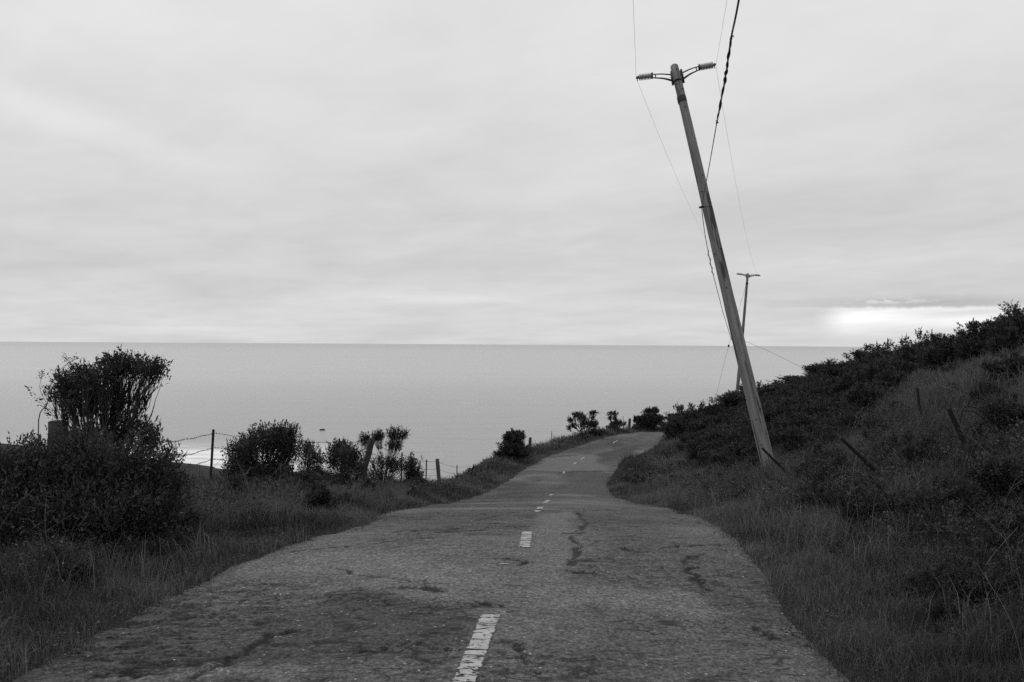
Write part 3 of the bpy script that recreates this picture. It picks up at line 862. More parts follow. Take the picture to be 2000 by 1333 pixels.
wv = MB()
for (a, b_, dn, lo, hi, ls) in [(2.6, 9, 60, 0.45, 3.6, 0.026), (9, 18, 46, 0.5, 6.5, 0.036), (18, 32, 18, 0.6, 9, 0.055), (32, 60, 6, 0.7, 10, 0.09)]:
    for side in (-1, 1):
        h_ = hi if side > 0 else min(hi, 4.5)
        p, dd, t_ = scatter(a, b_, dn, side, lo, h_)
        k = rng.uniform(0, 1, len(p)) < np.clip(fbm(p[:, 0] * 0.8, p[:, 1] * 0.8, 3, 81) * 2.6 - 0.85, 0, 1) * sstep(dd, 0.4, 1.5)
        p = p[k]
        m_ = 40
        c = np.repeat(p, m_, 0)
        hgt_ = np.repeat(rng.uniform(0.08, 0.30, len(p)) * (0.6 + 1.0 * fbm(p[:, 0] * 0.7, p[:, 1] * 0.7, 2, 83)), m_)
        uu = rng.uniform(0.1, 1, len(c)); ang = rng.uniform(0, 2 * math.pi, len(c)); rad = rng.uniform(0, 1, len(c)) ** 0.5 * hgt_ * 0.55
        q = c + np.stack([np.cos(ang) * rad, np.sin(ang) * rad, uu * hgt_], -1)
        d = np.stack([np.cos(ang), np.sin(ang), rng.uniform(-0.2, 1.2, len(c))], -1)
        tn = np.clip(np.repeat(rng.beta(1.5, 4, len(p)), m_) + rng.normal(0, 0.12, len(c)), 0, 1)
        tn = np.where(rng.uniform(0, 1, len(c)) < 0.004, 4.0, tn)
        wv.add(*leaves(q, d, ls * rng.uniform(0.6, 1.4, len(c)), ls * 0.5 * rng.uniform(0.7, 1.3, len(c)), tn))
dv = MB()
for (a, b_, dn, lo, hi) in [(3, 9, 7.0, 0.7, 4.0), (9, 18, 6.0, 0.8, 7.5), (18, 32, 2.2, 0.8, 9)]:
    for side in (-1, 1):
        p, dd, t_ = scatter(a, b_, dn, side, lo, hi if side > 0 else 3.5)
        for q in p:
            hh = rng.uniform(0.18, 0.55); ln = rng.normal(0, 0.35, 2); tn = rng.beta(2.2, 2.0)
            e = q + np.array([ln[0] * hh, ln[1] * hh, hh]); m1 = q + np.array([ln[0] * hh * 0.3 + rng.normal(0, .02), ln[1] * hh * 0.3, hh * 0.55])
            r_ = 0.0013 + 0.00009 * q[1]
            c_ = cat_rom([q - [0, 0, 0.02], m1, e], 7); dv.tube(c_, np.linspace(r_ * 1.3, r_ * 0.7, 7), 3, False, tn)
            for k in range(rng.integers(2, 6)):
                f = rng.uniform(0.4, 0.98); o_ = c_[int(f * 6)]; dd_ = rng.normal(0, 1, 3) * np.array([1, 1, 0.4]) + np.array([0, 0, 0.8]); dd_ /= np.linalg.norm(dd_)
                dv.tube([o_, o_ + dd_ * rng.uniform(0.03, 0.11)], r_ * 0.7, 3, False, tn)
                if rng.uniform() < 0.5:
                    n = 5; dv.add(*leaves(np.repeat((o_ + dd_ * 0.06)[None], n, 0) + rng.normal(0, 0.008, (n, 3)), rng.normal(0, 1, (n, 3)), np.full(n, 0.012 + 0.0006 * q[1]), np.full(n, 0.006 + 0.0003 * q[1]), np.full(n, tn * 0.8)))
tag(link('dry_stems', dv.build('dry_stems', M_GRASS, False)), 'thin dead weed stems scattered through the grass of the verges and bank', 'dead weeds', kind='stuff')
tag(link('weeds', wv.build('weeds', M_WEED, False)), 'low leafy weeds tangled through the grass beside the road', 'weeds', kind='stuff')


def curve_to(a, b, n, sag, jit):
    a = np.asarray(a, float); b = np.asarray(b, float)
    L = np.linalg.norm(b - a)
    m1 = a + (b - a) * 0.33 + np.array([0, 0, sag * L]) + rng.normal(0, jit * L, 3)
    m2 = a + (b - a) * 0.68 + np.array([0, 0, sag * L * 0.6]) + rng.normal(0, jit * L, 3)
    return cat_rom([a, m1, m2, b], n)


def kmeans(p, k, it=4):
    c = p[rng.choice(len(p), k, replace=False)].copy()
    for _ in range(it):
        lab = ((p[:, None] - c[None]) ** 2).sum(-1).argmin(1)
        for q in range(k):
            if (lab == q).any(): c[q] = p[lab == q].mean(0)
    return c, ((p[:, None] - c[None]) ** 2).sum(-1).argmin(1)


def shrub_parts(lobes, base, leaf=0.03, tuft=15, stem=0.016, dense=1.0, upright=0.9, spread=0.11, tw=1.0, twigs=0, tuftlen=0.10, gaps=0.0):
    """lobes: (centre, radii(3), number of sprigs) give where the sprigs end; one branching system fans out to all of them
    from the base. Returns MB of branches and MB of leaves, in coordinates relative to base"""
    br = MB(); lv = MB()
    base = np.asarray(base, float)
    P_, D_ = [], []
    for (c, rad, n) in lobes:
        c = np.asarray(c, float) - base; rad = np.asarray(rad, float); n = max(3, int(n * dense))
        u = rng.normal(0, 1, (n, 3)); u /= np.linalg.norm(u, axis=1, keepdims=True)
        u[:, 2] = np.where(u[:, 2] < -0.35, -u[:, 2] * 0.7, u[:, 2])
        rr = rng.uniform(0.12, 1.0, n) ** 0.5
        rr = rr * (0.66 + 0.6 * vnoise(u[:, 0] * 2.2 + c[0] * 9, u[:, 1] * 2.2 + u[:, 2] * 3 + c[2] * 9, 91))
        pts = c + u * rr[:, None] * rad
        o_ = pts - (c - np.array([0, 0, rad[2] * 0.9])); o_ /= np.linalg.norm(o_, axis=1, keepdims=True)
        P_.append(pts); D_.append(o_)
    pts = np.concatenate(P_); out_ = np.concatenate(D_)
    sz = max(np.ptp(pts, axis=0).max(), 0.3)
    if gaps > 0:
        f_ = 3.2 / sz * 2.2
        nz = vnoise(pts[:, 0] * f_ + 3, pts[:, 2] * f_ + pts[:, 1] * f_ * 0.5, 95)
        kp = nz > gaps * rng.uniform(0.75, 1.25, len(pts))
        if kp.sum() > 12: pts, out_ = pts[kp], out_[kp]
    n = len(pts)
    k2 = max(2, min(n // 2, int(n / 6.5))); k1 = max(1, min(k2, int(round(k2 / 5.0))))
    c2, l2 = kmeans(pts, k2); c1, l1 = kmeans(c2, k1)
    n1 = c1 * 0.42 + rng.normal(0, 0.02 * sz, (k1, 3)); n1[:, 2] = np.maximum(c1[:, 2] * 0.36, 0.03)
    n2 = n1[l1] + (c2 - n1[l1]) * rng.uniform(0.55, 0.78, k2)[:, None] + rng.normal(0, 0.025 * sz, (k2, 3)); n2[:, 2] -= 0.03 * sz
    n2[:, 2] = np.maximum(n2[:, 2], 0.03)
    for q in range(k1):
        b0 = rng.normal(0, 0.035 * sz, 3) * np.array([1, 1, 0]) - np.array([0, 0, 0.06])
        br.tube(curve_to(b0, n1[q], 7, -0.03, 0.05), np.linspace(stem, stem * 0.68, 7), 6, False)
    for q in range(k2):
        br.tube(curve_to(n1[l1[q]], n2[q], 7, 0.02, 0.06), np.linspace(stem * 0.6, stem * 0.28, 7), 5, False)
    for k in range(n):
        br.tube(curve_to(n2[l2[k]], pts[k], 5, 0.04, 0.06), np.linspace(stem * 0.26, stem * 0.09, 5) * tw, 3, False)
    td = out_ + np.array([0, 0, upright]) + rng.normal(0, 0.3, (n, 3)); td /= np.linalg.norm(td, axis=1, keepdims=True)
    m_ = tuft
    q0 = np.repeat(pts, m_, 0); dd = np.repeat(td, m_, 0)
    f = rng.uniform(-0.5, 1.35, n * m_) * np.repeat(rng.uniform(0.6, 1.6, n), m_)
    q = q0 + dd * (f * tuftlen)[:, None] + rng.normal(0, 1, (n * m_, 3)) * (spread * 0.24 * np.clip(1.1 - 0.5 * f, 0.25, 1.3))[:, None]
    ld = dd + rng.normal(0, 0.55, (n * m_, 3))
    tn = np.clip(np.repeat(rng.beta(1.6, 3.5, n), m_) + rng.normal(0, 0.13, n * m_), 0, 1)
    lv.add(*leaves(q, ld, leaf * rng.lognormal(-0.05, 0.38, n * m_), leaf * 0.44 * rng.uniform(0.6, 1.4, n * m_), tn))
    for _ in range(twigs):                                # dead sprays poking out of the foliage
        c, rad, n = lobes[rng.integers(0, len(lobes))]
        u = rng.normal(0, 1, 3); u /= np.linalg.norm(u); u[1] = -abs(u[1]); u[2] = abs(u[2]) * 0.8
        p = np.asarray(c) - base + u * np.asarray(rad) * 0.75
        dead_twigs(br, p, u + np.array([0, 0, 0.8]), rng.uniform(0.06, 0.14), 2, 0.0035)
    return br, lv


def shrub(name, label, base, lobes, cat='shrub', group=None, **kw):
    base = np.asarray(base, float)
    br, lv = shrub_parts(lobes, base, **kw)
    root = link(name, None, None, base)
    tag(root, label, cat, group)
    link('branches', br.build('branches', M_BARK), root)
    link('foliage', lv.build('foliage', M_LEAF, False), root)
    return root


def lobes_px(d, items, depth=0.9):
    """lobes given by photo position and pixel radius, standing d metres away"""
    o = []
    for it in items:
        px, py, rx, rz, n = it[:5]
        py += 14 if d < 30 else 2
        dd = d + (it[5] if len(it) > 5 else rng.normal(0, 0.08 * d * 0.1))
        s = dd / FPX
        o.append((P(px, py, dd), (rx * s * 1.12, max(rx, rz) * s * depth, rz * s * 1.05), n))
    return o


def dead_twigs(mb, p, d, L, depth, r):
    p = np.asarray(p, float); d = np.asarray(d, float) / np.linalg.norm(d)
    e = p + d * L
    mid_ = p + d * L * 0.5 + rng.normal(0, 0.06 * L, 3)
    mb.tube(cat_rom([p, mid_, e], 4), np.linspace(r, r * 0.7, 4), 4, False)
    if depth == 0: return
    for _ in range(rng.integers(2, 4)):
        nd = d + rng.normal(0, 0.42, 3) + np.array([0, 0, 0.1])
        dead_twigs(mb, e - d * L * rng.uniform(0, 0.35), nd, L * rng.uniform(0.55, 0.85), depth - 1, r * 0.66)


# the big bushes beside the road on the left
b1 = hit(180, 1075)
D1 = b1[1] + 0.2
shrub('shrub', 'large dense dark shrub filling the far left of the road verge', P(110, 1085, D1) * [1, 1, 0] + [0, 0, ground(*P(110, 1085, D1)[:2])],
      lobes_px(D1, [(-40, 945, 90, 70, 220), (40, 950, 85, 75, 240), (120, 930, 80, 75, 260, 0.2), (210, 930, 80, 70, 260, 0.1), (285, 950, 62, 62, 190, 0.2), (20, 1030, 100, 70, 220, -0.25), (120, 1020, 90, 70, 220, -0.25),
                    (215, 1010, 90, 70, 220, -0.15), (300, 1010, 55, 60, 130, 0.0), (165, 880, 40, 36, 110, 0.35), (60, 905, 40, 35, 90, 0.3), (330, 965, 22, 26, 30, 0.2), (318, 925, 26, 20, 36, 0.3)]), leaf=0.032, tuft=20, stem=0.02, upright=0.7, twigs=70, dense=0.9)
D2 = D1 + 1.3
bb = P(195, 1000, D2); bb[2] = ground(bb[0], bb[1])
shrub('shrub', 'tall open shrub with bare stems and flat leafy tops rising above the far left bushes', bb,
      lobes_px(D2, [(118, 768, 34, 28, 90, 0.15), (150, 745, 40, 26, 120), (190, 735, 36, 24, 110, -0.15), (170, 772, 52, 26, 80, 0.2), (205, 780, 26, 24, 26), (140, 795, 34, 22, 50, -0.2), (234, 712, 28, 22, 100), (268, 714, 34, 18, 130, 0.1), (296, 724, 24, 17, 84, -0.1),
                    (232, 800, 24, 22, 34), (262, 835, 26, 28, 50, 0.1), (290, 858, 24, 30, 60, -0.1), (322, 880, 15, 12, 22), (205, 872, 46, 22, 50, -0.1), (330, 900, 9, 9, 8, 0.1), (150, 862, 42, 20, 40, 0.1)], 1.0),
      leaf=0.034, tuft=15, stem=0.016, upright=0.7, dense=0.95, tuftlen=0.075, gaps=0.30)
mb = MB(); bq = P(275, 985, D2 + 0.1); bq[2] = ground(bq[0], bq[1])
for _ in range(3):
    p0 = P(283 + rng.normal(0, 8), 890, D2 + rng.normal(0, 0.1))
    mb.tube(curve_to(bq - [0, 0, 0.05], p0, 6, 0.0, 0.04), np.linspace(0.013, 0.009, 6), 5, False)
    dead_twigs(mb, p0, np.array([0.25 + rng.normal(0, 0.15), rng.normal(0, 0.15), 1.0]), 0.15, 4, 0.0065)
o = link('bare_shrub', mb.build('bare_shrub', M_BARK, True, bq), None, bq)
tag(o, 'leafless dead shrub of thin grey twigs beside the tall open shrub', 'dead shrub')

b2 = hit(515, 965); d = b2[1]
shrub('shrub', 'rounded dense shrub just right of the thin steel fence post', b2,
      lobes_px(d, [(475, 885, 34, 34, 110, 0.1), (515, 865, 38, 36, 140), (553, 850, 28, 24, 100), (560, 882, 22, 30, 70, 0.1), (460, 920, 24, 30, 70), (505, 925, 44, 34, 120, -0.1), (548, 925, 22, 30, 40)]), leaf=0.037, tuft=19, upright=0.9, tuftlen=0.10, dense=1.6, gaps=0.12)
b3 = hit(598, 958); d = b3[1]
shrub('shrub', 'small slender shrub with a leafy top between two rounder shrubs', b3,
      lobes_px(d, [(602, 872, 14, 14, 34), (610, 892, 20, 18, 55), (598, 912, 12, 14, 20), (588, 940, 14, 14, 22)]), leaf=0.042, tuft=16, upright=0.9, dense=1.7, tuftlen=0.10, stem=0.012, gaps=0.12)
b4 = hit(668, 965); d = b4[1]
shrub('shrub', 'mid sized shrub with a spiky leafy top left of the leaning wooden post', b4,
      lobes_px(d, [(664, 873, 18, 16, 55), (684, 888, 26, 20, 75), (655, 895, 16, 18, 42), (690, 915, 24, 22, 60), (660, 940, 22, 18, 40), (640, 945, 20, 16, 34)]), leaf=0.044, tuft=17, upright=0.9, dense=1.7, tuftlen=0.10, stem=0.014, gaps=0.14)
b5 = hit(748, 955); d = b5[1]
shrub('shrub', 'shrub with three separate leafy tops on bare stems right of the leaning wooden post', b5,
      lobes_px(d, [(714, 853, 12, 13, 34), (739, 846, 11, 13, 36), (776, 843, 20, 14, 60), (770, 862, 12, 13, 24), (755, 900, 24, 18, 50), (780, 905, 18, 20, 36), (735, 925, 26, 18, 50)]), leaf=0.046, tuft=16, upright=0.9, dense=1.8, tuftlen=0.10, stem=0.014, gaps=0.14)
b6 = hit(808, 962); d = b6[1]
shrub('shrub', 'low pointed shrub beside the thin post near the round wooden post', b6,
      lobes_px(d, [(803, 905, 10, 16, 34), (808, 925, 16, 18, 60), (812, 942, 18, 14, 44)]), leaf=0.05, tuft=20, upright=0.9, dense=1.8, tuftlen=0.14)
b7 = hit(1000, 900); d = b7[1]
shrub('shrub', 'dark round topped shrub on the shoulder left of the bending road', b7,
      lobes_px(d, [(1003, 856, 21, 13, 130), (998, 868, 18, 10, 80), (1005, 880, 24, 14, 120), (985, 890, 18, 11, 80), (1018, 890, 14, 12, 50)]), leaf=0.085, tuft=20, upright=0.3, dense=1.7)
ba = hit(1137, 851); d = ba[1]
shrub('shrub', 'open umbrella shaped shrub at the far end of the left verge', ba,
      lobes_px(d, [(1114, 822, 5, 5, 16), (1120, 832, 6, 4, 16), (1112, 838, 4, 4, 10), (1129, 813, 10, 6, 44), (1138, 819, 7, 7, 24), (1142, 832, 6, 9, 22), (1158, 808, 6, 4, 20), (1157, 818, 3, 4, 8), (1156, 832, 10, 11, 50)]), leaf=0.11, tuft=14, upright=0.4, stem=0.035, dense=1.5, spread=0.2)
bb_ = hit(1207, 842); d = bb_[1]
shrub('shrub', 'small low shrub with one raised tuft by the crest of the far bend', bb_,
      lobes_px(d, [(1197, 809, 7, 4, 26), (1191, 818, 4, 4, 10), (1200, 818, 3, 4, 8), (1207, 829, 13, 8, 60), (1196, 835, 10, 5, 26)]), leaf=0.11, tuft=14, upright=0.4, stem=0.03, dense=1.6, spread=0.2)
bc = hit(1265, 841.5); d = bc[1]
shrub('shrub', 'broad bushy shrub at the crest where the road bends out of sight', bc,
      lobes_px(d, [(1250, 822, 15, 10, 80), (1273, 806, 13, 8, 70), (1267, 815, 10, 8, 44), (1278, 823, 16, 13, 110), (1258, 833, 18, 9, 80), (1289, 820, 7, 8, 24)]), leaf=0.13, tuft=20, upright=0.4, stem=0.03, dense=1.8, spread=0.2)

# tall dry flower stalk at the far left
mb = MB(); q = P(88, 880, D1 + 0.6); q[2] = ground(q[0], q[1])
top = [(75, 830), (92, 790), (98, 755), (112, 735), (135, 707)]
pts = [q] + [P(a, b, D1 + 0.6) for a, b in top]
mb.tube(cat_rom(pts, 24), np.linspace(0.006, 0.002, 24), 5, False)
mb.tube(cat_rom([P(112, 735, D1 + .6), P(122, 718, D1 + .65), P(147, 702, D1 + .6)], 8), 0.0018, 4, False)
mb.tube(cat_rom([P(92, 790, D1 + .6), P(78, 760, D1 + .6), P(83, 727, D1 + .55)], 8), 0.0018, 4, False)
st = link('dry_stalk', None, None, q); tag(st, 'tall thin dry flower stalk standing up beside the far left shrubs', 'dry plant')
link('stem', mb.build('stem', M_STALK, True, q), st)
for spots in ([(137, 706), (130, 702), (148, 700), (126, 697)], [(82, 728), (80, 735)]):
    mb = MB()
    for (a, b) in spots:
        c = P(a, b, D1 + .6); n = 26
        pp = c + rng.normal(0, 0.016, (n, 3)); mb.add(*leaves(pp, rng.normal(0, 1, (n, 3)), np.full(n, 0.014), np.full(n, 0.01), np.full(n, 0.3)))
    link('seed_head', mb.build('seed_head', M_WEED, False, q), st)

# shrubs covering the right bank: a few kinds, copied
def dome(w_, h_, n, leaf, **kw):
    L = [((0, 0, h_ * 0.5), (w_ * 0.45, w_ * 0.45, h_ * 0.42), n), ((0, 0, h_ * 0.16), (w_ * 0.5, w_ * 0.5, h_ * 0.22), n // 2)]
    for k in range(5):
        a = rng.uniform(0, 2 * math.pi); r_ = w_ * rng.uniform(0.2, 0.38)
        L.append(((math.cos(a) * r_, math.sin(a) * r_, h_ * rng.uniform(0.35, 0.78)), (w_ * rng.uniform(0.16, 0.28),) * 2 + (h_ * rng.uniform(0.16, 0.26),), n // 3))
    for k in range(3):
        a = rng.uniform(0, 2 * math.pi); r_ = w_ * rng.uniform(0.0, 0.32); q_ = h_ * rng.uniform(0.06, 0.09)
        L.append(((math.cos(a) * r_, math.sin(a) * r_, h_ * rng.uniform(1.0, 1.16)), (q_ * 1.5, q_ * 1.5, q_), 7))
    br, lv = shrub_parts(L, (0, 0, 0), leaf=leaf, **kw)
    return br.build('branches', M_BARK), lv.build('foliage', M_LEAF, False)


def weedy(w_, h_, n, leaf):
    """upright, thin leaved plant with stems showing"""
    L = [((rng.uniform(-.5, .5) * w_, rng.uniform(-.5, .5) * w_, h_ * rng.uniform(0.3, 0.85)), (w_ * 0.14, w_ * 0.14, h_ * 0.22), n // 14) for _ in range(14)]
    br, lv = shrub_parts(L, (0, 0, 0), leaf=leaf, tuft=10, stem=0.014, upright=1.6, tuftlen=0.2, spread=0.12, twigs=26)
    return br.build('branches', M_STALK), lv.build('foliage', M_WEED, False)


KINDS = [dome(1.5, 1.1, 190, 0.075, tuft=22, stem=0.02, upright=0.4, tuftlen=0.13), dome(1.9, 0.95, 230, 0.07, tuft=22, stem=0.02, upright=0.3, tuftlen=0.12),
         dome(1.2, 1.25, 160, 0.08, tuft=20, stem=0.02, upright=0.7, tuftlen=0.14), dome(2.2, 1.3, 280, 0.075, tuft=22, stem=0.024, upright=0.4, tuftlen=0.14),
         dome(1.3, 0.8, 150, 0.065, tuft=20, stem=0.018, upright=0.6, tuftlen=0.12),
         weedy(1.3, 1.2, 110, 0.075), weedy(1.7, 0.9, 130, 0.10), dome(1.6, 0.6, 120, 0.11, tuft=12, stem=0.014, upright=0.2, tuftlen=0.2, spread=0.25, twigs=30)]


def put_shrub(kind, loc, sc, label, group, rz=None, sz=1.0, name='bank_shrub', cat='shrub'):
    root = link(name, None, None, loc)
    root.scale = (sc, sc, sc * sz); root.rotation_euler = (0, 0, rng.uniform(0, 6.28) if rz is None else rz)
    tag(root, label, cat, group)
    for nm, me in zip(('branches', 'foliage'), KINDS[kind]):
        link(nm, me, root)
    return root


CREST = [(1318, 822, 46, 'lowest shrub of the bank skyline, closest to the far bend of the road'), (1345, 803, 52, 'rounded shrub on the bank skyline just above the far bend'), (1372, 792, 46, 'shrub on the bank skyline with thin sprigs on its top'),
         (1402, 780, 50, 'flat topped shrub on the skyline left of the base of the distant pole'), (1442, 757, 52, 'shrub on the skyline that hides the foot of the distant pole'), (1485, 749, 60, 'dark dome shaped shrub on the skyline directly right of the leaning pole'),
         (1535, 744, 56, 'loose ragged shrub on the skyline, second to the right of the leaning pole'), (1578, 730, 60, 'shrub on the skyline under the end of the descending cable'), (1622, 704, 60, 'taller rounded shrub on the skyline below the bright cloud opening'),
         (1668, 693, 52, 'shrub on the skyline just where the sea horizon meets the hill'), (1710, 668, 54, 'spiky shrub on the skyline above the end of the sea horizon'), (1752, 660, 50, 'low shrub on the skyline between the spiky shrub and the bushy double crown'),
         (1798, 640, 62, 'large bushy shrub on the hilltop skyline, left half of the double crown'), (1840, 644, 44, 'bushy shrub on the hilltop skyline, right half of the double crown'), (1885, 640, 60, 'sloping shrub on the hilltop skyline left of the shrub with raised sprigs'),
         (1918, 620, 56, 'hilltop shrub with raised flat sprigs on its crown'), (1965, 618, 70, 'wide dark shrub on the hilltop close to the right picture edge'), (2005, 608, 60, 'topmost hill shrub, cut by the right picture edge')]
for k, (px, py, wpx, lab) in enumerate(CREST):
    c = crest(px)
    r_ = ray(px, 700.0); dd_ = c[1] - 0.9
    c = np.array([r_[0] * dd_ / r_[1], dd_, 0.0]); c[2] = ground(c[0], c[1])
    top_ = P(px, py, c[1])[2]
    hgt_ = max(top_ - c[2], 0.6)
    kind = [2, 0, 4, 1, 0, 3, 2, 0, 3, 1, 2, 4, 3, 0, 1, 0, 3, 1][k]
    KW, KH = [(1.5, 1.1), (1.9, 0.95), (1.2, 1.25), (2.2, 1.3), (1.3, 0.8)][kind]
    wd = max(wpx * 1.5 / FPX * c[1], hgt_ * 1.1)
    sc = wd / KW
    o = put_shrub(kind, c - [0, 0, 0.05], sc, lab, 'shrubs along the bank skyline', sz=hgt_ / KH / sc * (0.84 if px < 1690 else 0.74))

for px, py, wpx, dd_, lab in [(1317, 820, 52, 70.0, 'round dark shrub at the left end of the bank where the road disappears'), (1338, 806, 60, 68.0, 'dark shrub directly behind the left end of the bank above the road crest')]:
    c = P(px, 850, dd_); c[2] = ground(c[0], c[1]) - 0.1
    hgt_ = P(px, py, dd_)[2] - c[2]; sc = wpx / FPX * dd_ / 1.5
    put_shrub(0, c, sc, lab, 'shrubs along the bank skyline', sz=max(hgt_, 0.5) / 1.1 / sc)
BANK = np.array([(1335, 850), (1440, 790), (1600, 735), (1715, 700), (1760, 735), (1730, 790), (1680, 830), (1640, 880), (1600, 900), (1545, 905), (1520, 925), (1450, 925), (1400, 920), (1345, 895)], float)
placed = []
tries = 0
while len(placed) < 125 and tries < 5000:
    tries += 1
    px, py = rng.uniform(1320, 1760), rng.uniform(690, 930)
    if not inside(np.array([px]), np.array([py]), BANK)[0]: continue
    c = hit(px, py, 10.0)
    if c[1] > 88 or c[1] < 12: continue
    if np.hypot(c[0] - 5.0, c[1] - 20.0) < 1.1: continue
    if any(np.hypot(*(c[:2] - q[:2])) < 0.55 for q in placed): continue
    placed.append(c)
    ang = c[0] / c[1]
    sc = rng.uniform(0.5, 0.85) * (0.6 + 0.4 * sstep(c[1], 14, 35))
    put_shrub(int(rng.integers(0, 5)), c - [0, 0, 0.06], sc, 'dark rounded shrub within the dense brush covering the bank', 'dense brush on the bank', sz=rng.uniform(0.7, 1.0))
# smaller dark bushes lower on the near part of the bank
for k, (px, py, sc, lab) in enumerate([(1800, 690, 0.8, 'dark low bush at the top of the pale grass slope'), (1900, 690, 0.9, 'dark low bush right of the pale grass slope top'), (1975, 680, 1.0, 'dark bush at the right picture edge under the skyline'),
                                       (1860, 735, 0.5, 'small dark bush alone in the middle of the pale grass slope'), (1975, 735, 0.55, 'small dark bush on the pale slope at the right picture edge')]):
    c = hit(px, py, 9.0)
    put_shrub([3, 1, 3, 4, 1][k], c - [0, 0, 0.08], sc, lab, 'bushes on the upper slope', sz=0.8)

POSTPX = [((1851, 798), (1908, 925), (1925, 985)), ((1790, 758), (1799, 833), (1802, 880)), ((1641, 857), (1732, 945), (1745, 990)), ((1487, 876), (1548, 938), (1560, 980)), ((1413, 863), (1441, 896), (1450, 930)), ((1294, 881), (1318, 914), (1320, 930)), ((1440, 900), (1505, 938), (1505, 990))]


def brush(poly, n, smin, smax, label, group, gap, dmin=5.0):
    poly = np.array(poly, float); got = []; k = 0
    while len(got) < n and k < 3000:
        k += 1
        px, py = rng.uniform(poly[:, 0].min(), poly[:, 0].max()), rng.uniform(poly[:, 1].min(), poly[:, 1].max())
        if not inside(np.array([px]), np.array([py]), poly)[0]: continue
        c = hit(px, py, dmin)
        if any(np.hypot(*(c[:2] - q[:2])) < gap for q in got): continue
        if np.hypot(c[0] - BASEXY[0], c[1] - BASEXY[1]) < 0.7: continue
        if any(seg_dist(np.array([px]), np.array([py]), np.array(q, float))[0] < 42 for q in POSTPX): continue
        got.append(c)
        kd = int(rng.integers(0, 8))
        if kd in (5, 6):
            put_shrub(kd, c - [0, 0, 0.05], rng.uniform(smin, smax), label.replace('low dark brush', 'thin leaved weed').replace('dark brush', 'thin leaved weed'), group.replace('low brush', 'weeds').replace('brush', 'weeds'), sz=rng.uniform(0.7, 1.05), name='tall_weed', cat='weed')
        else:
            put_shrub(kd, c - [0, 0, 0.05], rng.uniform(smin, smax), label, group, sz=rng.uniform(0.7, 1.05), name='low_shrub')


BASEXY = P(1505, 938, 20.0)[:2]
brush([(540, 950), (700, 945), (835, 945), (830, 985), (700, 1010), (560, 1010)], 22, 0.22, 0.40, 'low dark brush growing along the foot of the barbed wire fence', 'low brush under the fence', 0.45)
brush([(450, 955), (560, 950), (560, 980), (460, 990)], 8, 0.22, 0.36, 'low dark brush growing along the foot of the barbed wire fence', 'low brush under the fence', 0.4)
brush([(300, 990), (335, 980), (335, 1060), (300, 1100), (60, 1150), (10, 1100)], 14, 0.20, 0.34, 'low dark brush at the foot of the large dense shrub', 'low brush below the large shrub', 0.35)
brush([(570, 935), (700, 930), (830, 930), (830, 950), (700, 955), (570, 955)], 16, 0.28, 0.46, 'low dark brush growing along the foot of the barbed wire fence', 'low brush under the fence', 0.45)
brush([(1105, 852), (1165, 843), (1240, 836), (1245, 842), (1165, 853), (1112, 864)], 7, 0.35, 0.62, 'low dark brush joining the shrubs along the far verge', 'low brush along the far verge', 0.9, 30.0)
NB = 'low dark brush growing in the grass of the near bank'; NG = 'low brush on the near bank'
brush([(1520, 950), (1560, 880), (1680, 850), (1720, 900), (1640, 960), (1560, 1010), (1480, 985)], 22, 0.22, 0.42, NB, NG, 0.5)
brush([(1720, 1090), (1990, 1060), (1995, 1180), (1800, 1180)], 12, 0.12, 0.24, NB, NG, 0.3, 3.0)
brush([(1740, 940), (1990, 880), (1990, 1010), (1780, 1040)], 18, 0.16, 0.32, NB, NG, 0.4)
brush([(1500, 900), (1640, 840), (1800, 800), (1995, 760), (1995, 1000), (1800, 1060), (1620, 1010), (1540, 985)], 80, 0.18, 0.42, NB, NG, 0.36)
brush([(1700, 1040), (1995, 1000), (1995, 1190), (1780, 1170)], 34, 0.11, 0.24, NB, NG, 0.22, 3.0)
brush([(1380, 900), (1450, 900), (1470, 985), (1330, 960)], 12, 0.25, 0.45, NB, NG, 0.6)
brush([(1240, 900), (1330, 900), (1340, 950), (1215, 955)], 8, 0.25, 0.4, NB, NG, 0.8)
brush([(1560, 1010), (1700, 985), (1760, 1060), (1640, 1090)], 8, 0.12, 0.24, NB, NG, 0.4)
brush([(1800, 1010), (1995, 990), (1995, 1070), (1780, 1080)], 12, 0.13, 0.26, NB, NG, 0.35, 3.0)
brush([(1840, 1210), (1990, 1190), (1995, 1300), (1900, 1320)], 8, 0.07, 0.14, NB, NG, 0.2, 2.5)
brush([(1690, 705), (1760, 668), (1860, 655), (1995, 640), (1995, 700), (1880, 690), (1740, 730)], 26, 0.40, 0.70, 'dark brush merging under the skyline shrubs on the hilltop', 'brush below the skyline shrubs', 0.8, 9.0)
brush([(1730, 800), (1990, 760), (1990, 860), (1740, 880)], 10, 0.18, 0.34, NB, NG, 0.6)

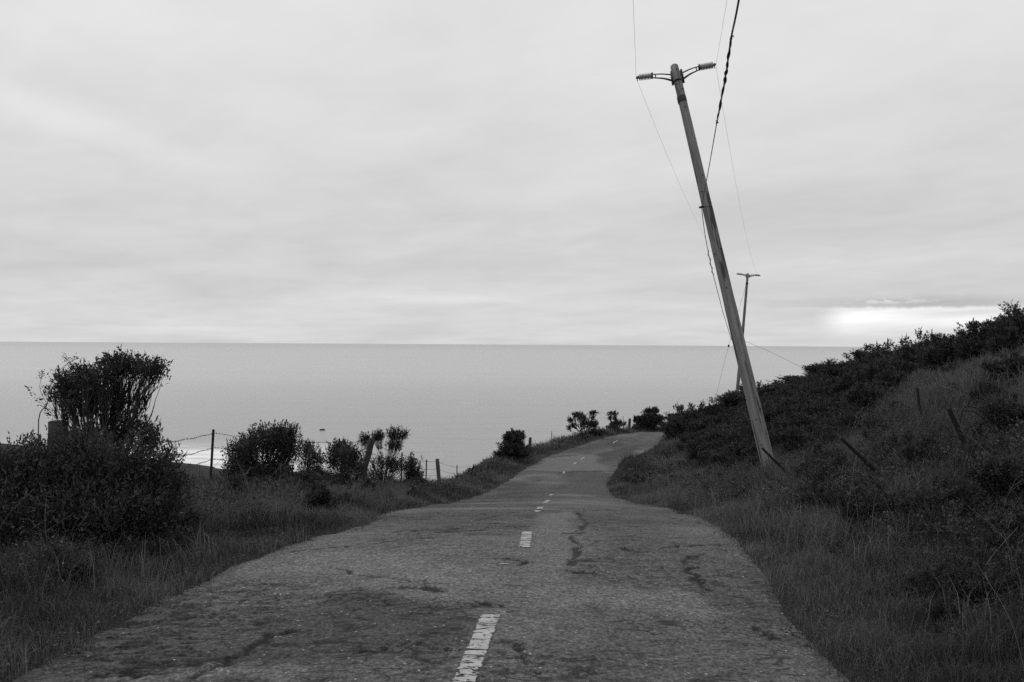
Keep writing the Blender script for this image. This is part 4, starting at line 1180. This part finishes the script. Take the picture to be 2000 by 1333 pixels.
# bramble tangle by the thick leaning post
c = hit(1925, 880)
br = MB(); lv = MB()
for k in range(46):
    a = P(rng.uniform(1868, 1990), rng.uniform(850, 890), c[1] + rng.uniform(-.3, .3)); b = P(rng.uniform(1868, 2010), rng.uniform(815, 890), c[1] + rng.uniform(-.4, .4))
    m1 = (a + b) / 2 + [0, 0, rng.uniform(0.03, 0.16)]
    q = cat_rom([a, m1, b], 10); br.tube(q, 0.0035, 4, False)
    n = 34; pp = q[rng.integers(0, 10, n)] + rng.normal(0, 0.025, (n, 3))
    lv.add(*leaves(pp, rng.normal(0, 1, (n, 3)) + [0, 0, 0.6], rng.uniform(0.015, 0.035, n), rng.uniform(0.01, 0.02, n), rng.beta(1.2, 5, n)))
for pts in ([(1872, 850), (1882, 797), (1910, 800), (1935, 822), (1950, 840)], [(1880, 803), (1905, 806), (1930, 830), (1948, 860)], [(1868, 880), (1880, 845), (1905, 830)], [(1930, 845), (1970, 826), (2010, 822)], [(1935, 870), (1970, 840), (2010, 845)]):
    br.tube(cat_rom([P(a, b, c[1] + rng.uniform(-.1, .1)) for a, b in pts], 20), 0.006, 5, False)
root = link('bramble', None, None, c); tag(root, 'tangled dark bramble with an arching cane beside the thick leaning post', 'bramble')
link('canes', br.build('canes', M_STEEL, True, c), root); link('foliage', lv.build('foliage', M_LEAF, False, c), root)


# ------------------------------------------------------------------ fence posts
def t_post(mb, a, b, w_=0.022, notch=True):
    w_ = w_ * 1.3
    """steel T section from a (bottom) to b (top)"""
    a = np.asarray(a, float); b = np.asarray(b, float); ax = (b - a) / 2; c = (a + b) / 2
    t_ = ax / np.linalg.norm(ax)
    s = np.cross(t_, [0, 1.0, 0]); s /= np.linalg.norm(s); f = np.cross(s, t_)
    mb.box(c, s * w_, f * 0.004, ax)
    mb.box(c + f * 0.0165, s * 0.004, f * 0.0125, ax * 0.998)
    L = np.linalg.norm(ax) * 2
    for k in range(int(L / 0.055)):
        mb.box(a + t_ * (0.05 + k * 0.055) - f * 0.0065, s * 0.006, f * 0.0025, t_ * 0.008)


def wood_post(mb, a, b, r_, sq=False):
    a = np.asarray(a, float); b = np.asarray(b, float)
    n = 10; pts = a + (b - a) * np.linspace(0, 1, n)[:, None]
    rad = r_ * (1 + 0.05 * rng.normal(0, 1, n)); rad[-1] *= 0.93
    mb.tube(pts, rad, 4 if sq else 12)
    t_ = (b - a) / np.linalg.norm(b - a)
    mb.tube([b, b + t_ * 0.012], [r_ * 0.93, r_ * 0.6], 4 if sq else 12)


def local_post(builder, a, b, mat, name, *args):
    """post mesh with its own z axis along the post"""
    a = np.asarray(a, float); b = np.asarray(b, float)
    L = np.linalg.norm(b - a); mb = MB(); builder(mb, (0, 0, 0), (0, 0, L), *args)
    me = mb.build(name, mat, builder is wood_post and not (len(args) > 1 and args[1]))
    q = Vector((b - a).tolist()).to_track_quat('Z', 'Y')
    return me, q


fence = link('barbed_wire_fence', None, None, hit(415, 990))
FO = np.array(fence.location)
tag(fence, 'old barbed wire fence with steel and wooden posts along the seaward verge', 'fence')
#      kind, top px, base px, depth, radius
d415 = 16.5
FP = [('w', (113, 824), (110, 1010), D2 + 0.9, 0.10), ('t', (418, 839), (410, 985), d415, 0.024), ('w', (727, 858), (700, 965), 24.0, 0.075), ('t', (786, 884), (784, 960), 27.5, 0.024),
      ('t', (834, 898), (832, 958), 30.5, 0.026), ('w', (854, 897), (859, 955), 31.5, 0.062), ('t', (892, 909), (892, 945), 36.0, 0.026), ('t', (926, 907), (918, 940), 39.0, 0.026), ('t', (939, 913), (940, 938), 41.0, 0.022),
      ('t', (955, 904), (952, 935), 42.0, 0.026), ('t', (963, 908), (959, 930), 43.5, 0.024)]
tops = []
for kd, tp, bp, dd, r_ in FP:
    b = P(tp[0], tp[1], dd); a = P(bp[0], bp[1], dd)
    g = ground(a[0], a[1])
    if a[2] > g - 0.2:                                    # carry the post into the ground along its own line
        k_ = (b[2] - (g - 0.25)) / (b[2] - a[2]); a = b + (a - b) * k_
    me, q = local_post(wood_post if kd == 'w' else t_post, a, b, (M_PALEPOST if dd > 31 else M_POST) if kd == 'w' else M_STEEL, 'post', r_)
    o = link('post', me, fence, a - FO); o.rotation_mode = 'QUATERNION'; o.rotation_quaternion = q
    if kd == 'w' and dd > 31: o['label'] = 'pale round wooden post'
    elif kd == 'w' and dd > 20: o['label'] = 'thick leaning wooden post'
    tops.append((a, b))


def barbed(mb, a, b, sag=0.012, r_=0.0036, barbs=True):
    a = np.asarray(a, float); b = np.asarray(b, float); L = np.linalg.norm(b - a)
    n = max(8, int(L / 0.10)); s = np.linspace(0, 1, n)
    pts = a + (b - a) * s[:, None]; pts[:, 2] -= 4 * sag * L * s * (1 - s); pts += np.c_[np.zeros(n), np.zeros(n), np.sin(s * L * 7) * 0.006]
    mb.tube(pts, r_, 5, False)
    if barbs:
        for k in range(1, n - 1):
            for _ in range(2):
                e = rng.normal(0, 1, 3); e /= np.linalg.norm(e)
                mb.tube([pts[k] - e * 0.018, pts[k] + e * 0.018], 0.003, 3, False)


for hz in (0.06, 0.30, 0.49):
    mb = MB()
    for k in range(len(tops) - 1):
        pa_ = tops[k][1] - (tops[k][1] - tops[k][0]) / np.linalg.norm(tops[k][1] - tops[k][0]) * (hz + (0.12 if k == 0 else 0))
        pb_ = tops[k + 1][1] - (tops[k + 1][1] - tops[k + 1][0]) / np.linalg.norm(tops[k + 1][1] - tops[k + 1][0]) * hz
        off = np.array([0, -0.03, 0])
        barbed(mb, pa_ + off, pb_ + off, 0.010 if k else 0.016, 0.0036 if k < 3 else 0.0045, k < 4)
    link('barbed_wire', mb.build('barbed_wire', M_WIRE, True, FO), fence)
mb = MB()
s0 = 15.4
mb.tube(cat_rom([P(344, 868, s0), P(345, 890, s0), P(346, 905, s0), P(345, 925, s0)], 14), 0.004, 5)
mb.box(P(343, 889, s0) + [0, 0.01, 0], [0.075, 0, 0.004], [0, 0.012, 0], [0, 0, 0.010])
link('fence_stay', mb.build('fence_stay', M_STEEL, False, FO), fence)


def lone_post(name, label, top, bot, r_=0.022, wood=False, group='leaning posts of the fallen fence on the bank', d=None, cat='fence post'):
    a = P(bot[0], bot[1], hit(*bot)[1] - 0.5) if d is None else P(bot[0], bot[1], d)
    dd = a[1]
    b = P(top[0], top[1], dd)
    t_ = (b - a) / np.linalg.norm(b - a)
    a = a - t_ * 0.35
    me, q = local_post(wood_post if wood else t_post, a, b, M_POST if wood else M_STEEL, name, r_)
    o = link(name, me, None, a); o.rotation_mode = 'QUATERNION'; o.rotation_quaternion = q
    tag(o, label, cat, group)
    return o


lone_post('fence_post', 'thick dark steel post leaning beside the bramble on the right bank', (1851, 798), (1908, 925), 0.027)
lone_post('fence_post', 'short upright steel post in front of the pale grass slope', (1790, 758), (1799, 833), 0.026)
lone_post('fence_post', 'dark steel post lying far over between the leaning pole and the bramble', (1641, 857), (1732, 945), 0.024)
lone_post('fence_post', 'steel post tilted across the foot of the leaning pole', (1487, 876), (1548, 938), 0.026)
lone_post('fence_post', 'small tilted steel post in the brush left of the leaning pole', (1413, 863), (1441, 896), 0.026)
lone_post('fence_post', 'tilted steel post near the inside of the road bend', (1294, 881), (1318, 914), 0.026)
lone_post('wooden_post', 'faded thick wooden post half hidden on the pale grass slope', (1915, 738), (1922, 800), 0.06, True)
for lab, tp, bp, r_, wd_ in [('square wooden post beside the broad bushy shrub at the far bend', (1230, 818), (1229, 836), 0.11, True), ('thin post beside the small low shrub at the far bend', (1217, 813), (1217, 838), 0.035, False),
                             ('thin post right of the broad bushy shrub at the end of the road', (1304, 828), (1303, 842), 0.05, False), ('wooden post beside the dark round topped shrub', (1036, 855), (1033, 885), 0.08, True),
                             ('thin post with a crosspiece among grass before the umbrella shaped shrub', (1078, 843), (1077, 862), 0.035, False)]:
    c = hit(bp[0], bp[1] + 3)
    lone_post('fence_post', lab, tp, (bp[0], bp[1] + 3), r_, wd_, 'posts along the far verge', min(c[1], 84.0))

# ------------------------------------------------------------------ poles
def lathe(mb, a, b, prof, sides=16, at_=0.0):
    """prof: (fraction along a-b, radius)"""
    a = np.asarray(a, float); b = np.asarray(b, float)
    pts = np.array([a + (b - a) * f for f, _ in prof]); rad = [r_ for _, r_ in prof]
    ax = (b - a) / np.linalg.norm(b - a)
    ref = np.array([0, 0, 1.0]) if abs(ax[2]) < 0.8 else np.array([1.0, 0, 0])
    e1 = np.cross(ax, ref); e1 /= np.linalg.norm(e1); e2 = np.cross(ax, e1)
    th = np.arange(sides) * 2 * math.pi / sides
    V = pts[:, None] + np.array(rad)[:, None, None] * (np.cos(th)[None, :, None] * e1 + np.sin(th)[None, :, None] * e2)
    n = len(prof); i = np.arange(n - 1)[:, None] * sides; j = np.arange(sides)[None]; k = (j + 1) % sides
    Q = np.stack([i + j, i + k, i + sides + k, i + sides + j], -1).reshape(-1, 4)
    mb.add(V.reshape(-1, 3), Q, None, at_)


def shaft_obj(root, base, top, r0, r1, mat):
    """shaft in its own frame, z along the pole"""
    L = np.linalg.norm(top - base); n = 40; zz = np.linspace(0, L, n)
    mb = MB()
    pts = np.c_[np.sin(zz * 0.5) * 0.012, np.cos(zz * 0.37) * 0.010, zz]
    rad = r0 + (r1 - r0) * zz / L + rng.normal(0, 0.0018, n)
    mb.tube(pts, rad, 24)
    mb.tube([[pts[-1, 0], pts[-1, 1], L - 0.001], [pts[-1, 0], pts[-1, 1], L + 0.03]], [r1 * 0.97, r1 * 0.75], 24)
    o = link('shaft', mb.build('shaft', mat), root, (0, 0, 0))
    o.rotation_mode = 'QUATERNION'; o.rotation_quaternion = Vector((top - base).tolist()).to_track_quat('Z', 'Y')
    return o


def insulator(root, a, b, r_, base):
    a = np.asarray(a) - base; b = np.asarray(b) - base
    prof = [(0, r_ * 0.45), (0.04, r_ * 0.8), (0.07, r_ * 0.55)]
    for k in range(8):
        f = 0.09 + k * 0.104
        prof += [(f, r_ * 0.5), (f + 0.02, r_ * 1.05), (f + 0.045, r_ * 1.05), (f + 0.06, r_ * 0.55)]
    prof += [(0.94, r_ * 0.5), (0.96, r_ * 0.3)]
    mb = MB(); lathe(mb, a, b, prof)
    o = link('insulator', mb.build('insulator', M_INS), root)
    ax = (b - a) / np.linalg.norm(b - a); up = np.array([0, 0, 1.0])
    mb = MB(); c = b - ax * 0.01
    mb.box(c, ax * 0.012, [0, 0.045, 0], up * 0.03); mb.box(c + ax * 0.03, ax * 0.012, [0, 0.07, 0], up * 0.012)
    mb.box(c + ax * 0.012 - up * 0.05, ax * 0.008, [0, 0.012, 0], up * 0.045)
    link('wire_clamp', mb.build('wire_clamp', M_BRKT, False), o)
    mb = MB(); lathe(mb, a - ax * 0.03, a + ax * 0.012, [(0, r_ * 0.6), (0.3, r_ * 1.02), (1, r_ * 0.95)])
    mb.tube([a - ax * 0.02, a - ax * 0.02 + up * 0.085], 0.014, 8)
    link('end_flange', mb.build('end_flange', M_BRKT), o)
    return o


def bracket(root, pu, pl, qu, ql, base, r_=0.016):
    """two curved rods from the pole (pu upper, pl lower) to the insulator foot (qu, ql)"""
    pu, pl, qu, ql = (np.asarray(k) - base for k in (pu, pl, qu, ql))
    mb = MB()
    up = np.array([0, 0, 1.0])
    mb.tube(cat_rom([pu, (pu * 0.5 + qu * 0.5) + up * 0.015, qu], 12), np.linspace(r_ * 1.15, r_ * 0.85, 12), 8)
    mb.tube(cat_rom([pl, (pl * 0.55 + ql * 0.45) + up * 0.02, ql], 12), np.linspace(r_ * 1.8, r_ * 0.9, 12), 8)
    mb.tube([qu * 0.82 + pu * 0.18, ql * 0.84 + pl * 0.16], r_ * 0.8, 8)
    ax = pl - pu; L = np.linalg.norm(ax); ax /= L
    s = qu - pu; s /= np.linalg.norm(s)
    mb.box((pu + pl) / 2 - s * 0.0, s * 0.022, np.array([0, 0.055, 0]), ax * (L / 2 + 0.09))
    mb.tube([pu - s * 0.30, pu + s * 0.02], 0.009, 6); mb.tube([pl + ax * 0.05 - s * 0.30, pl + ax * 0.05 + s * 0.02], 0.009, 6)
    return link('bracket', mb.build('bracket', M_BRKT), root)


PD = 24.4
TOP = P(1316.5, 130, PD); 
g0 = hit(1492, 938); 
BASE = P(1505, 938, 20.0); BASE[2] = ground(BASE[0], BASE[1])
ax_ = (TOP - BASE) / np.linalg.norm(TOP - BASE)
root = link('utility_pole', None, None, BASE - ax_ * 0.5)
B0 = np.array(root.location)
tag(root, 'tall weathered wooden utility pole leaning steeply to the left on the near bank', 'utility pole')
shaft_obj(root, B0, TOP, 0.148, 0.097, M_POLE)
bracket(root, P(1312, 146.6, PD), P(1313.5, 158, PD), P(1273, 146.2, PD), P(1274, 152.4, PD), B0)
bracket(root, P(1331, 143.5, PD), P(1333.5, 155, PD), P(1366, 129.8, PD), P(1366, 136.6, PD), B0)
IL0, IL1 = P(1272.5, 148.8, PD), P(1245, 152, PD)
IR0, IR1 = P(1366.5, 132.2, PD), P(1395.5, 127, PD)
insulator(root, IL0, IL1, 0.078, B0); insulator(root, IR0, IR1, 0.078, B0)
def ring(root, px, py, half, r_, mat=M_STEEL):
    d_ = 20 + (938 - py) / (938 - 128) * (PD - 20)
    f = (938 - py) / 810.0
    c = B0 + (TOP - B0) * (0.5 / np.linalg.norm(TOP - B0) + f * (1 - 0.5 / np.linalg.norm(TOP - B0)))
    mb = MB(); mb.tube([c - ax_ * half - B0, c - ax_ * half * 0.9 - B0, c + ax_ * half * 0.9 - B0, c + ax_ * half - B0], [r_ * .97, r_, r_, r_ * .97], 24)
    return c, link('band', mb.build('band', mat), root)
cB, _ = ring(root, 1334, 208, 0.085, 0.112, M_POST)
ring(root, 1326, 165, 0.02, 0.107)
# bolts, small fittings and the cable clamp half way up
mb = MB()
for f, a_ in ((0.985, 0.2), (0.93, 0.5), (0.945, -0.6), (0.88, 0.1), (0.70, 0.3), (0.66, -0.5), (0.52, 0.4), (0.43, -0.2), (0.17, 0.5), (0.15, -0.4), (0.12, 0.45), (0.10, -0.5), (0.06, 0.2)):
    c = B0 + (TOP - B0) * f; r_ = 0.148 + (0.097 - 0.148) * f
    dn = np.array([math.sin(a_), -math.cos(a_), 0.0]); dn -= ax_ * (dn @ ax_); dn /= np.linalg.norm(dn)
    mb.tube([c + dn * (r_ - 0.02) - B0, c + dn * (r_ + 0.018) - B0], 0.014, 6)
link('bolts', mb.build('bolts', M_STEEL), root)
CA = P(1370, 405, 22.4)
mb = MB(); mb.box(CA - B0, [0.05, 0, 0.01], [0, 0.02, 0], [0, 0, 0.022]); mb.tube([CA - B0 + [-.06, 0, 0], CA - B0 + [0.24, 0.05, 0.02]], 0.010, 6)
link('cable_clamp', mb.build('cable_clamp', M_STEEL), root)

# distant pole
PD2 = 86.0
T2 = P(1460.5, 535, PD2)
bpx = P(1440, 765, PD2); G2 = np.array([bpx[0], bpx[1], min(ground(bpx[0], bpx[1]), bpx[2])])
ax2 = T2 - bpx
A2 = T2 - ax2 * ((T2[2] - (G2[2] - 0.4)) / ax2[2])
root2 = link('utility_pole', None, None, A2)
tag(root2, 'distant thin utility pole standing behind the bank skyline', 'utility pole')
shaft_obj(root2, A2, T2, 0.17, 0.095, M_POLE)
bracket(root2, P(1458.2, 537.5, PD2), P(1458, 540.5, PD2), P(1450, 535.6, PD2), P(1449, 537.2, PD2), A2, 0.03)
bracket(root2, P(1463.2, 538.5, PD2), P(1463.2, 541, PD2), P(1473.5, 537.2, PD2), P(1474, 539, PD2), A2, 0.03)
JL0, JL1 = P(1448.5, 536.3, PD2), P(1439, 535, PD2)
JR0, JR1 = P(1475, 537.6, PD2), P(1484.5, 538.6, PD2)
insulator(root2, JL0, JL1, 0.085, A2); insulator(root2, JR0, JR1, 0.085, A2)
mb = MB(); c = T2 - ax2 * 0.085; mb.tube([c - ax2 * 0.006 - A2, c + ax2 * 0.006 - A2], [0.115, 0.115], 16); link('band', mb.build('band', M_STEEL), root2)

# ------------------------------------------------------------------ wires
def span(name, label, pts, r_, mat=M_WIRE, n=60, cat='power line', group=None):
    mb = MB(); q = cat_rom(pts, n); mb.tube(q, r_, 6, False)
    o = link(name, mb.build(name, mat, True, q[0]), None, q[0])
    tag(o, label, cat, group); return o


def sagged(a, b, sag, n=30):
    s = np.linspace(0, 1, n); p = a + (b - a) * s[:, None]; p[:, 2] -= 4 * sag * s * (1 - s); return p


def through(a, q, ymin=-24.0):
    """points from a through q (a point seen nearer the camera) and on behind the viewer"""
    d_ = (q - a) / (a[1] - q[1]); n = np.linspace(0, a[1] - ymin, 24)
    p = a + d_ * n[:, None]; L = n[-1]
    k0 = a[1] - q[1]
    lin = d_[2]
    p[:, 2] = a[2] + lin * n + (n * (n - k0)) * 0.0012
    return p


lw = IL1 + np.array([-0.03, 0, -0.02]); rw = IR1 + np.array([0.03, 0, -0.02])
G_ = 'power lines strung on the poles'
span('power_line', 'thin wire running overhead from the left insulator of the leaning pole', through(lw, P(1236.5, 0, 18.2)), 0.0026, group=G_)
span('power_line', 'thin wire running overhead from the right insulator of the leaning pole', through(rw, P(1420, 0, 18.4)), 0.0024, group=G_)
def via(a, b, px, py, f):
    """span from a to b that passes photo pixel (px,py) at fraction f"""
    d_ = a[1] + (b[1] - a[1]) * f
    return [a, P(px, py, d_), b]
sp_ = sagged(lw, JL1, 1.3); span('power_line', 'thin wire sagging from the left insulator of the leaning pole to the distant pole', sp_, 0.0027, group=G_)
sp_ = sagged(rw, JR1, 1.3); span('power_line', 'thin wire sagging from the right insulator of the leaning pole to the distant pole', sp_, 0.0027, group=G_)

# telephone cable with its twisted slack
c_top = P(1443, 0, 9.3); c_a = P(1428, 75, 10.9); c_b = P(1400, 240, 15.2)
over = [CA, P(1385, 325, 18.5), c_b, P(1416, 155, 12.6), c_a, c_top]
ext = [c_top + (c_top - c_a) * k + np.array([0, 0, 0.02 * k * k]) for k in (3.0, 9.0, 18.0)]
root = link('telephone_cable', None, None, CA); tag(root, 'black telephone cable with a twisted slack section reaching the middle of the leaning pole', 'cable')
q = cat_rom(over + ext, 160)
mb = MB()
rad = np.where(q[:, 1] > c_b[1], 0.0075, 0.0105)
mb.tube(q, rad, 8, False); link('cable', mb.build('cable', M_CABLE, True, CA), root)
sl = cat_rom([c_b, P(1416, 155, 12.6), c_a], 150); s = np.linspace(0, 1, 150)
for ph, amp in ((0.0, 0.017), (2.6, 0.014)):
    th = s * 2 * math.pi * 4.3 + ph + np.sin(s * 11) * 0.8; am = amp * np.sin(s * math.pi) ** 0.4 * (0.55 + 0.5 * np.abs(np.sin(s * 9.3 + ph)))
    q = sl + np.c_[np.cos(th) * am, np.sin(th) * am, np.sin(th) * am * 0.5]
    mb = MB(); mb.tube(q, 0.0075, 6, False); link('slack_loop', mb.build('slack_loop', M_CABLE, True, CA), root)
mb = MB()
for c, sg in ((c_a, 1), (c_b, -1)):
    tdir = (c_a - c_b) / np.linalg.norm(c_a - c_b)
    mb.box(c, [0.012, 0, 0.0], [0, 0.012, 0], tdir * 0.06)
    for k in range(3):
        e = rng.normal(0, 1, 3); e /= np.linalg.norm(e)
        mb.tube(cat_rom([c + tdir * (k - 1) * 0.06, c + tdir * (k - 1) * 0.06 + e * 0.03, c + tdir * (k * 0.06)], 6), 0.004, 5)
link('cable_tie', mb.build('cable_tie', M_CABLE, True, CA), root)
# the cable on towards the distant pole, then away over the hill
c2 = P(1449, 664, PD2)
d_ = lambda f: CA[1] + (PD2 - CA[1]) * f
q = [CA, P(1377.5, 462, d_(0.05)), P(1390, 525, d_(0.12)), P(1401.5, 570, d_(0.20)), P(1418, 630, d_(0.40)), P(1434, 672, d_(0.7)), c2]
root = link('telephone_cable', None, None, CA); tag(root, 'thin cable hanging close along the left side of the leaning pole', 'cable')
mb = MB(); qq = cat_rom(q, 120); mb.tube(qq, np.interp(qq[:, 1], [22, 30, 90], [0.008, 0.010, 0.02]), 6, False); link('cable', mb.build('cable', M_CABLE, True, CA), root)
mb = MB(); k = slice(28, 46); th = np.arange(18) * 1.1; ww_ = qq[k] + np.c_[np.cos(th) * 0.03, np.sin(th) * 0.02, np.zeros(18)]; mb.tube(ww_, 0.008, 5, False)
link('slack_loop', mb.build('slack_loop', M_CABLE, True, CA), root)
span('telephone_cable', 'cable falling from the distant pole to the hill skyline on the right', [c2, P(1500, 686, 86), P(1540, 705, 86), P(1582, 727, 86), P(1660, 770, 86)], 0.011, M_CABLE, cat='cable')
gw = span('guy_wire', 'guy wire slanting down left from the top of the distant pole', [T2 - ax2 * 0.06, P(1423, 676, PD2 - 1), P(1398, 775, PD2 - 2)], 0.010, cat='guy wire')
mb = MB(); c = P(1423, 676, PD2 - 1); lathe(mb, c - np.array(gw.location) - [0, 0, 0.12], c - np.array(gw.location) + [0, 0, 0.12], [(0, 0.02), (0.3, 0.08), (0.7, 0.08), (1, 0.02)], 10)
link('strain_insulator', mb.build('strain_insulator', M_STEEL), gw)

# ------------------------------------------------------------------ stones, loose asphalt, sea rock
def rock(name, label, c, r_, mat, cat, sq=(1, 1, 0.7), group=None):
    nu, nv = 14, 9
    uu, vv = np.meshgrid(np.arange(nu) * 2 * math.pi / nu, np.linspace(0.02, math.pi - 0.02, nv))
    d = np.stack([np.cos(uu) * np.sin(vv), np.sin(uu) * np.sin(vv), np.cos(vv)], -1)
    f = 0.75 + 0.5 * vnoise(d[..., 0] * 1.7 + c[0] * 3, d[..., 1] * 1.7 + d[..., 2] * 1.3 + c[1], 5)
    V = (d * f[..., None] * r_ * np.array(sq)).reshape(-1, 3)
    i = np.arange(nv - 1)[:, None] * nu; j = np.arange(nu)[None]; k = (j + 1) % nu
    Q = np.stack([i + j, i + k, i + nu + k, i + nu + j], -1).reshape(-1, 4)
    o = link(name, mesh(name, V, [Q], mat, False), None, c); tag(o, label, cat, group); return o


for (px, py, lab, r_) in [(1207, 917, 'pale stone at the inside of the bend, the upper of two', 0.10), (1211, 923, 'pale stone at the inside of the bend, the lower of two', 0.12)]:
    c = P(px, py, 43.6); c[2] = max(c[2], ground(c[0], c[1]) + 0.04)
    rock('stone', lab, c, r_, M_STONE, 'stone', group='pale stones by the bend')
rr_ = ray(630, 841); kk = (-40 - EYE[2]) / rr_[2]; c = EYE + rr_ * kk
rock('sea_rock', 'small dark rock breaking the sea surface beyond the shrubs', c + [0, 0, 0.2], 0.9, M_DARKROCK, 'rock', (1.6, 1, 0.7))
print('faces', sum(len(m_.polygons) for m_ in bpy.data.meshes))
